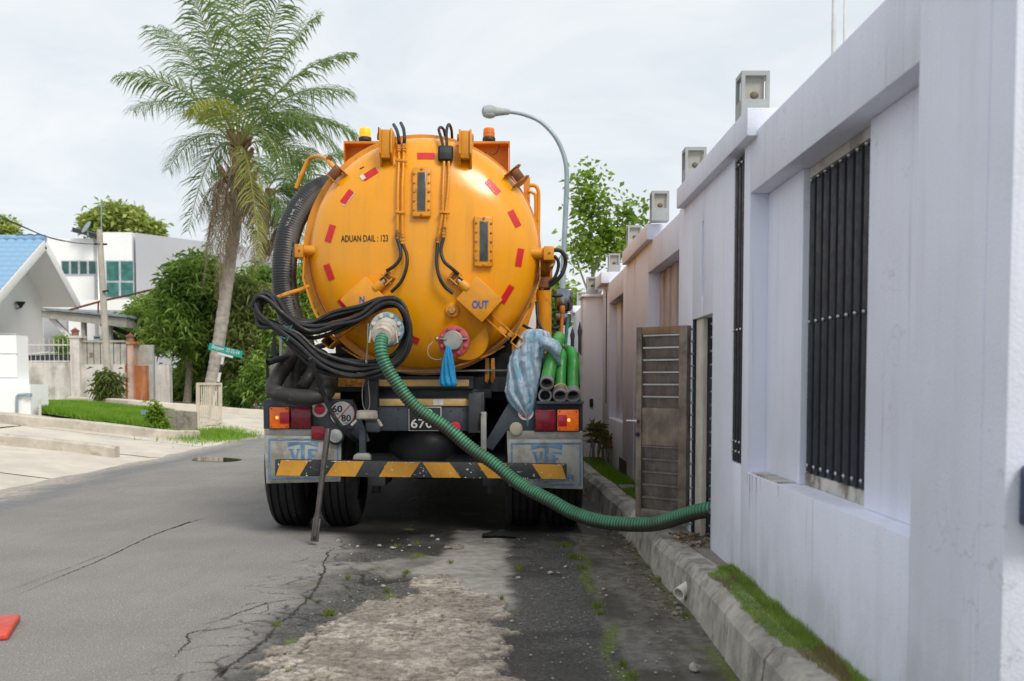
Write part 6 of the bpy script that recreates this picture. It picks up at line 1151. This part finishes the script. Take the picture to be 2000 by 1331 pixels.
# street lamp beyond the cab
Yl = 20.5; lp = thing('street_lamp', 'tall grey curved street lamp rising behind the tanker', 'street lamp', V((P(1098, 600, Yl).x, Yl, .2))); b0 = P(1096, 735, Yl)
mb = MB(); path = [V((b0.x, Yl, .1))] + [P(x, y, Yl) for x, y in [(1099, 560), (1104, 430), (1107, 345), (1101, 303), (1083, 266), (1055, 238), (1022, 224), (993, 219)]]; q = crom(path, 8); mb.tube(q, .055, 14, rad=lambda t: 1.05 - .45 * t); mb.build('pole', MATS['pole_galv'], lp)
mb = MB(); a_, b_ = P(996, 219, Yl), P(941, 218, Yl); dl = (b_ - a_); mb.lathe([(0, .035), (.02, .055), (dl.length * .45, .085), (dl.length * .7, .13), (dl.length * .92, .11), (dl.length, .04)], a_, dl, 16); mb.build('lamp_head', MATS['lamp_grey'], lp); mb = MB(); mb.ball(P(956, 223.5, Yl), .115, (1.25, 1, .72), 16, 9); mb.build('lamp_bowl', MATS['clear_lens'], lp)

# --- street name sign on a leaning striped post, slatted guard in front
Ys = 25.2; sg = thing('street_sign', 'tilted green street name sign on a leaning striped post', 'street sign', P(424, 800, Ys)); M('sign_green', (.0, .30, .26), .45, var=.08); c0, c1, c2, c3 = (411, 669), (474, 689), (471, 701), (408, 681)
mb = MB(); mb.ppoly([(409.5, 670), (474, 686.5), (471.5, 699.5), (407, 683)], Ys, .03); sp_ = mb.build('plate', MATS['sign_green'], sg, smooth=False); lettering('Simpang  32-21-14', (413, 679.5, 468, 689.5), lambda a, b: P(a, b, Ys - .012), MATS['sign_white'], sp_, .02, rot=.252)
for k, (ya, yb, m_) in enumerate([(692, 712, 'sign_white'), (712, 728, 'ink_black'), (728, 746, 'sign_white'), (746, 764, 'ink_black'), (764, 800, 'sign_white')]): xa, xb = 437 - (ya - 692) * .2, 437 - (yb - 692) * .2; mb = MB(); mb.cyl(P(xa, ya, Ys + .06), P(xb, yb, Ys + .06), .035, n=10); mb.build('post_band', MATS[m_], sg)
mb = MB(); mb.bar(P(425, 690, Ys + .02), P(455, 698, Ys + .02), .04, .05); mb.build('sign_clip', MATS['sign_white'], sg)
M('guard_cream', (.60, .53, .42), .7, var=.1, vs=4); Yg = 22.6; gd = thing('slatted_guard', 'cream painted slatted guard standing over the drain mouth', 'guard rail', P(408, 840, Yg))
fA, fB, fC = (386, 749, 842, 22.3), (410, 749, 836, 22.9), (431, 749, 832, 23.4)
for x, y0, y1, Y in (fA, fB, fC): mb = MB(); mb.bar(P(x, y0, Y), P(x, y1, Y), .055, .055); mb.build('post', MATS['guard_cream'], gd)
for ya, yb, yc in ((750, 750, 750), (832, 828, 824)): mb = MB(); mb.bar(P(386, ya, 22.3), P(431, yc, 23.4), .05, .05); mb.build('rail', MATS['guard_cream'], gd)
for k in range(1, 12):
    t = k / 12; Y = 22.3 + 1.1 * t; x = 386 + 45 * t; mb = MB(); mb.bar(P(x, 751, Y), P(x, 831 - 7 * t, Y), .018, .022); mb.build('slat', MATS['guard_cream'], gd)

# ---------------------------------------------------------------- coconut palms
PL1 = leafmat('palm_leaf', [(.085, .16, .055), (.175, .27, .095), (.36, .43, .19)], .4, .42); PLY = leafmat('palm_leaf_yellow', [(.24, .30, .06), (.40, .42, .10), (.52, .46, .15)], .5, .45); PLD = leafmat('palm_leaf_dead', [(.13, .09, .06), (.27, .19, .14), (.36, .27, .21)], .8, .25)
M('palm_bark', (.36, .32, .28), .95, var=.15, vs=6, dirt=(.17, .145, .12), da=.6, ds=5, bump=.3, bs=30); M('palm_fibre', (.24, .15, .09), .95, var=.35, vs=9, bump=.5, bs=30); M('rachis', (.26, .27, .07), .5, var=.15); M('rachis_dead', (.24, .17, .11), .8, var=.2)
def frond(root, A, C, B, mat, rmat, leaf, n=64, hang=.55, wid=.055, jit=.1):
    """midrib along a bent path with paired drooping leaflets"""
    A, C, B = V(A), V(C), V(B); k = 22; pth = [(A * (1 - t) ** 2 + C * 2 * t * (1 - t) + B * t * t) for t in [i / k for i in range(k + 1)]]
    mb = MB(); mb.tube(pth, .034, 6, rad=lambda t: 1.0 - .85 * t); fo = mb.build('frond', rmat, root)
    P_ = np.array([tuple(p) for p in pth]); s = np.linspace(.14, 1, n); idx = s * k; c = np.stack([np.interp(idx, np.arange(k + 1), P_[:, i]) for i in range(3)], 1); t = np.gradient(c, axis=0); t /= np.linalg.norm(t, axis=1, keepdims=True)
    side = np.cross(t, np.array([0, 0, 1.0])); nr = np.linalg.norm(side, axis=1, keepdims=True); side = np.where(nr > .15, side / (nr + 1e-9), np.array([1.0, 0, 0])); V_, F_, T_ = [], [], []
    roll = random.uniform(-.5, .5); up = np.cross(side, t)
    for sg_ in (-1, 1):
        L_ = leaf * (.3 + .7 * (RNG.random(n) > .05)) * (np.sin(PI * np.clip(.12 + .86 * s, 0, 1)) ** .6 * .9 + .14) * RNG.uniform(.8, 1.12, n); sd = side * math.cos(roll) * sg_ + up * math.sin(roll) * sg_
        d = sd * .74 + t * .66 + up * .10 + RNG.normal(0, jit, (n, 3)); d /= np.linalg.norm(d, axis=1, keepdims=True); prev = c.copy(); w = wid * RNG.uniform(.7, 1.1, n)
        pts = [c]; dd = d.copy()
        for q in range(3):
            dd = dd + np.array([0, 0, -hang * (.18 + .34 * q)]); dd /= np.linalg.norm(dd, axis=1, keepdims=True); pts.append(pts[-1] + dd * (L_ / 3)[:, None])
        wn = np.cross(d, np.array([0, 0, 1.0])) * .25 + t * .9; wn /= np.linalg.norm(wn, axis=1, keepdims=True); base = sum(len(x) for x in V_)
        prof_ = (.55, 1, .8, .06); blk_ = np.stack([np.stack([pts[q] - wn * (w * prof_[q] / 2)[:, None], pts[q] + wn * (w * prof_[q] / 2)[:, None]], 1) for q in range(4)], 1).reshape(-1, 3)
        V_.append(blk_); i = np.arange(n)[:, None] * 8 + base
        for q in range(3): F_.append(i + np.array([[2 * q, 2 * q + 1, 2 * q + 3, 2 * q + 2]]))
        T_.append(np.repeat(np.clip(RNG.normal(.45, .2, n) + random.uniform(-.18, .18), 0, 1), 8))
    npmesh('leaflets', np.concatenate(V_), np.concatenate(F_), mat, fo, attrs={'tone': np.concatenate(T_)})
def palm(label, Y, tr, crown, fr, dead, scale=1.0):
    root = thing('coconut_palm', label, 'palm tree', P(tr[0][0], tr[0][1], Y), 'coconut palms by the side road'); q = crom([P(x, y, Y) for x, y, r in tr], 12); rr = [r for x, y, r in tr]; n = len(q); mb = MB()
    rad = lambda t: S(float(np.interp(t * (len(rr) - 1), range(len(rr)), rr)), Y) * (.90 + .02 * (1 if int(t * 90) % 2 else -1) + .03 * math.sin(t * 57)); q2 = [q[0].lerp(q[0], 0)]; 
    dense = [];
    for a, b in zip(q[:-1], q[1:]): dense += [a.lerp(b, j / 4) for j in range(4)]
    mb.tube(dense + [q[-1]], 1.0, 14, rad=rad); mb.build('trunk', MATS['palm_bark'], root, smooth=True, ang=60)
    c = P(*crown, Y); mb = MB()
    for k in range(80): a = random.random() * 2 * PI; z = random.uniform(-2.0, .1) * scale; r = .22 + .34 * max(0, 1 - abs(z + 1.1) / 1.0); p = c + V((math.cos(a) * r * .6, math.sin(a) * r * .6, z)); mb.bar(p, p + V((math.cos(a) * .22, math.sin(a) * .22, random.uniform(.1, .5))) * scale, .10, .05)
    mb.build('crown_fibre', MATS['palm_fibre'], root, smooth=False)
    for k, (tx, ty, dy, sag, kind) in enumerate(fr):
        B = P(tx, ty, Y + dy); A = c + V((0, dy * .03, random.uniform(-.15, .15))); m_ = A.lerp(B, .5); ln = (B - A).length; C = m_ + V((0, 0, sag * ln)); mat, rm = ((PL1, MATS['rachis']), (PLY, MATS['rachis']), (PLD, MATS['rachis_dead']))[kind]
        frond(root, A, C, B, mat, rm, (1.08 if kind < 2 else .75) * scale * random.uniform(.85, 1.15), 78 if kind < 2 else 44, (.75 if kind == 0 else .95) if kind < 2 else 1.6, .046 if kind < 2 else .034, .16 if kind < 2 else .22)
    for (sx, sy, tx, ty) in dead:
        A = P(sx, sy, Y - .25); B = P(tx, ty, Y - .35); C = A.lerp(B, .4) + V(((B.x - A.x) * .25, -.3, .35)); frond(root, A, C, B, PLD, MATS['rachis_dead'], .62 * scale, 50, 1.9, .034, .22)
palm('tall leaning coconut palm with ragged crown beside the street sign', 29, [(404, 800, 16), (416, 735, 14), (432, 640, 13.5), (448, 520, 13), (460, 430, 13), (464, 345, 15), (466, 300, 11)], (466, 285),
     [(228, 150, -1.5, .34, 0), (300, 52, .8, .24, 0), (372, -25, -.8, .12, 0), (432, -50, 1.2, .05, 0), (478, -75, -.6, .02, 0), (562, -40, -1.2, .1, 0), (622, 30, 1.4, .20, 0), (684, 104, -.4, .26, 0), (672, 178, -2.0, .28, 0), (694, 262, 1.0, .36, 0), (668, 300, -1.6, .42, 0), (560, 350, -2.2, .6, 0), (330, 330, 1.6, .46, 0), (260, 215, 2.4, .3, 0), (600, 230, 2.6, .3, 0), (368, 450, .6, .72, 0), (375, 212, -2.8, .42, 1), (508, 500, -1.8, .5, 1), (640, 380, 1.8, .5, 0), (330, 60, 2.6, .2, 0)],
     [(448, 330, 412, 500), (452, 330, 436, 560), (458, 340, 390, 430), (478, 340, 492, 470), (480, 330, 516, 460), (470, 350, 474, 500), (446, 335, 402, 520), (440, 340, 420, 470), (486, 335, 508, 490), (462, 345, 452, 520), (444, 345, 398, 560), (478, 350, 524, 440), (450, 352, 428, 590), (484, 345, 500, 530)])
palm('second coconut palm partly hidden behind the tall leaning one', 40, [(506, 790, 10), (508, 700, 10), (510, 560, 9.5), (513, 470, 10), (516, 400, 11)], (518, 385), [(395, 520, .5, .5, 0), (420, 420, 1, .4, 0), (640, 360, -1, .3, 0), (668, 300, 1, .2, 0), (600, 290, -1, .2, 0), (545, 250, .8, .1, 0), (640, 440, .6, .5, 0), (600, 520, -.8, .5, 0), (470, 290, 1, .15, 0), (650, 400, 1.4, .4, 0), (440, 340, -1, .25, 0), (560, 540, 1.2, .55, 1), (590, 470, -1.4, .4, 0)], [(512, 410, 500, 560), (520, 410, 534, 540)], 1.15)

# ---------------------------------------------------------------- broad-leaved shrubs and trees
def tree(name, label, cat, base, limbs, blobs, mat, nclump, per, ll, lw, droop, bark='cane_bark', group=None, spread=.5, r0=.12):
    """blobs: (centre, radii) filled with leaf rosettes, thinned by noise so sky and darkness show through"""
    root = thing(name, label, cat, base, group); mb = MB()
    for pts, r in limbs: mb.tube(crom(pts, 5), r, 8, rad=lambda t: 1.1 - .8 * t)
    mb.build('trunk', MATS[bark], root); CP_ = []; 
    vol = np.array([b[1][0] * b[1][1] * b[1][2] for b in blobs]); vol = vol ** .67 / (vol ** .67).sum()
    for (c, r), f in zip(blobs, vol):
        m_ = int(nclump * f * 1.6); d = RNG.normal(0, 1, (m_, 3)); d /= np.linalg.norm(d, axis=1, keepdims=True); u = RNG.random(m_) ** .45 * (.80 + .42 * fbm(d[:, 0] * 3 + c[0], d[:, 2] * 3 + d[:, 1] * 2, 3, 7)); p = np.array(c) + d * u[:, None] * np.array(r); k = fbm(p[:, 0] * 1.7 + p[:, 1], p[:, 2] * 1.9 - p[:, 1] * .6, 3, 12) > .43; CP_.append(p[k])
    C_ = np.concatenate(CP_); m_ = len(C_); out_ = np.repeat(C_, per, 0); d = RNG.normal(0, 1, (m_ * per, 3)); d[:, 2] = d[:, 2] * .6 + .1; L_ = ll * RNG.uniform(.6, 1.2, m_ * per); pos = out_ + RNG.normal(0, spread * ll, (m_ * per, 3))
    ct = np.clip(.5 + 1.7 * (fbm(C_[:, 0] * 1.1, C_[:, 2] * 1.1 + C_[:, 1], 3, 33) - .5), 0, 1); tone = np.clip(np.repeat(ct, per) + RNG.normal(0, .14, m_ * per), 0, 1)
    leafcloud('crown', pos, d, L_, lw, mat, root, tone=tone, droop=droop); return root
MG = leafmat('mango_leaf', [(.095, .19, .04), (.23, .38, .07), (.47, .58, .16)], .38, .42); MO = leafmat('olive_leaf', [(.14, .18, .06), (.30, .34, .11), (.54, .54, .23)], .45, .42); LT = leafmat('lime_leaf', [(.13, .24, .03), (.27, .42, .05), (.48, .58, .11)], .4, .42); YT = leafmat('far_leaf', [(.30, .36, .09), (.44, .50, .13), (.58, .62, .20)], .6, .35)
Yb_ = 31
def blob(x, y, rx, ry, Y, ryd=None): return (tuple(P(x, y, Y)), (S(rx, Y), S(ryd or rx, Y), S(ry, Y)))
b0 = P(365, 790, Yb_); tree('mango_tree', 'dense bright green mango tree filling the left of the side road bank', 'tree', b0, [([b0, P(372, 700, Yb_), P(380, 600, Yb_)], .12), ([P(370, 720, Yb_), P(335, 650, Yb_)], .07), ([P(372, 690, Yb_), P(420, 600, Yb_)], .07)], [blob(375, 560, 62, 52, 31), (blob(352, 640, 52, 55, 30.6)), blob(420, 620, 55, 75, 31.5), blob(310, 655, 22, 28, 31), blob(390, 540, 40, 34, 32), blob(280, 620, 26, 22, 34), blob(405, 710, 45, 45, 32), blob(380, 745, 70, 40, 33.5)], MG, 2400, 11, .30, .062, .45, group='trees on the bank of the side road')
b0 = P(448, 795, 31); tree('fruit_tree', 'olive green fruit tree with pale trunk behind the street sign', 'tree', b0, [([b0, P(450, 740, 31), P(462, 650, 31)], .16), ([P(452, 730, 31), P(500, 640, 31)], .08)], [blob(470, 640, 50, 60, 30.8), blob(505, 590, 42, 50, 31), blob(490, 690, 46, 40, 30.5), blob(455, 590, 40, 40, 31.5), blob(530, 650, 40, 70, 31), blob(500, 740, 40, 28, 32)], MO, 1700, 11, .30, .055, .5, group='trees on the bank of the side road')
b0 = P(500, 800, 29); tree('shrub', 'low glossy green shrub at the lamp side of the bank', 'shrub', b0, [([b0, P(500, 750, 29)], .04)], [blob(505, 745, 28, 42, 29), blob(470, 770, 30, 25, 30), blob(545, 700, 30, 70, 30)], MG, 420, 10, .24, .06, .4)
b0 = P(540, 640, 36); tree('fruit_tree', 'bright green tree top showing between palm trunk and black hose', 'tree', P(545, 790, 36), [([P(545, 790, 36), P(545, 600, 36)], .12)], [blob(540, 560, 40, 45, 36), blob(590, 590, 45, 70, 37), blob(480, 545, 30, 26, 36)], MG, 700, 10, .30, .06, .4, group='trees on the bank of the side road')
b0 = P(218, 782, 27.3); tree('shrub', 'scrubby dry plant wrapped round the foot of the utility pole', 'shrub', b0, [([b0, P(240, 745, 27.3), P(246, 728, 27.3)], .08), ([b0, P(208, 720, 27.3)], .05)], [blob(212, 752, 20, 26, 27.2), blob(200, 770, 12, 12, 27.2)], MO, 150, 9, .2, .03, .5)
b0 = GL(302, 838); tree('sapling', 'leafy green sapling at the kerb beside the drain', 'sapling', b0, [([b0, P(303, 815, b0.y), P(306, 795, b0.y)], .02)], [blob(304, 812, 9, 20, b0.y), blob(312, 832, 12, 8, b0.y)], LT, 90, 8, .12, .05, .3)
b0 = P(110, 706, 30.6); tree('shrub', 'small clipped bush behind the white railings', 'shrub', b0, [([b0, P(120, 680, 30.6)], .03)], [blob(121, 674, 15, 14, 30.6)], MG, 90, 8, .14, .05, .2)
b0 = P(236, 640, 40); tree('shrub', 'green bush growing behind the carport posts', 'shrub', P(250, 700, 40), [([P(250, 700, 40), P(255, 640, 40)], .06)], [blob(255, 665, 34, 30, 40), blob(285, 605, 22, 22, 38)], MG, 300, 9, .28, .07, .3)
b0 = P(236, 560, 62); tree('rain_tree', 'yellow green tree crown rising behind the flat roofed house', 'tree', P(236, 700, 62), [([P(236, 700, 62), P(236, 470, 62), P(228, 430, 62)], .25)], [blob(230, 425, 30, 28, 62), blob(215, 440, 32, 22, 62), blob(262, 440, 24, 18, 62), blob(300, 452, 16, 10, 62), blob(180, 436, 14, 14, 62)], YT, 900, 9, .45, .22, .1)
b0 = P(0, 700, 60); tree('rain_tree', 'green and russet tree crown at the far left above the blue roof', 'tree', b0, [([b0, P(0, 450, 60)], .2)], [blob(2, 448, 18, 22, 60), blob(24, 458, 12, 12, 60), blob(-30, 450, 30, 30, 60)], YT, 260, 9, .45, .2, .1)
# right: open crowned tree behind the wall, hazier green beyond the mirrors
Yt = 21.5; b0 = V((P(1165, 600, Yt).x, Yt, .2))
tree('broadleaf_tree', 'open lime green tree with pale twigs behind the lavender wall', 'tree', b0, [([b0, P(1160, 600, Yt), P(1155, 480, Yt), P(1145, 350, Yt)], .055), ([P(1160, 590, Yt), P(1200, 500, Yt), P(1222, 400, Yt)], .035), ([P(1158, 540, Yt), P(1180, 470, Yt), P(1186, 400, Yt)], .028), ([P(1160, 600, Yt), P(1130, 520, Yt), P(1118, 470, Yt)], .025), ([P(1205, 490, Yt), P(1240, 430, Yt)], .02), ([P(1162, 610, Yt), P(1185, 540, Yt), P(1215, 480, Yt)], .022)],
     [blob(1146, 352, 22, 26, Yt, 30), blob(1144, 395, 30, 24, Yt), blob(1165, 405, 30, 34, Yt), blob(1150, 440, 34, 26, Yt), blob(1130, 485, 24, 34, Yt), blob(1165, 490, 40, 28, Yt), blob(1222, 410, 26, 22, Yt), blob(1240, 430, 18, 16, Yt), blob(1195, 440, 30, 30, Yt), blob(1135, 540, 26, 26, Yt), blob(1210, 470, 30, 24, Yt)], LT, 240, 5, .16, .105, .25, spread=.9)
tree('rain_tree', 'far bright green tree seen between the tank and the mirrors', 'tree', P(1082, 735, 45), [([P(1082, 735, 45), P(1082, 620, 45)], .2)], [blob(1084, 590, 22, 30, 45), blob(1080, 640, 34, 40, 45), blob(1125, 600, 20, 30, 46)], LT, 700, 9, .4, .2, .1)

# far greenery closing the end of the road
n = 16000; xx = RNG.uniform(-70, 40, n); hh = 2.2 + 3.2 * fbm(xx * .22, xx * 0 + 1, 4, 55); yy = 78 + RNG.normal(0, 1.6, n); zz_ = RNG.random(n) ** .8 * hh
leafcloud('far_treeline', np.stack([xx, yy, zz_], 1), RNG.normal(0, 1, (n, 3)), RNG.uniform(.6, 1.1, n), .42, YT, tone=np.clip(fbm(xx * .4, zz_ * .6, 3, 8) * .8 + RNG.normal(0, .12, n) - .15, 0, 1), kind='stuff', label='low green tree line closing the far end of the road')
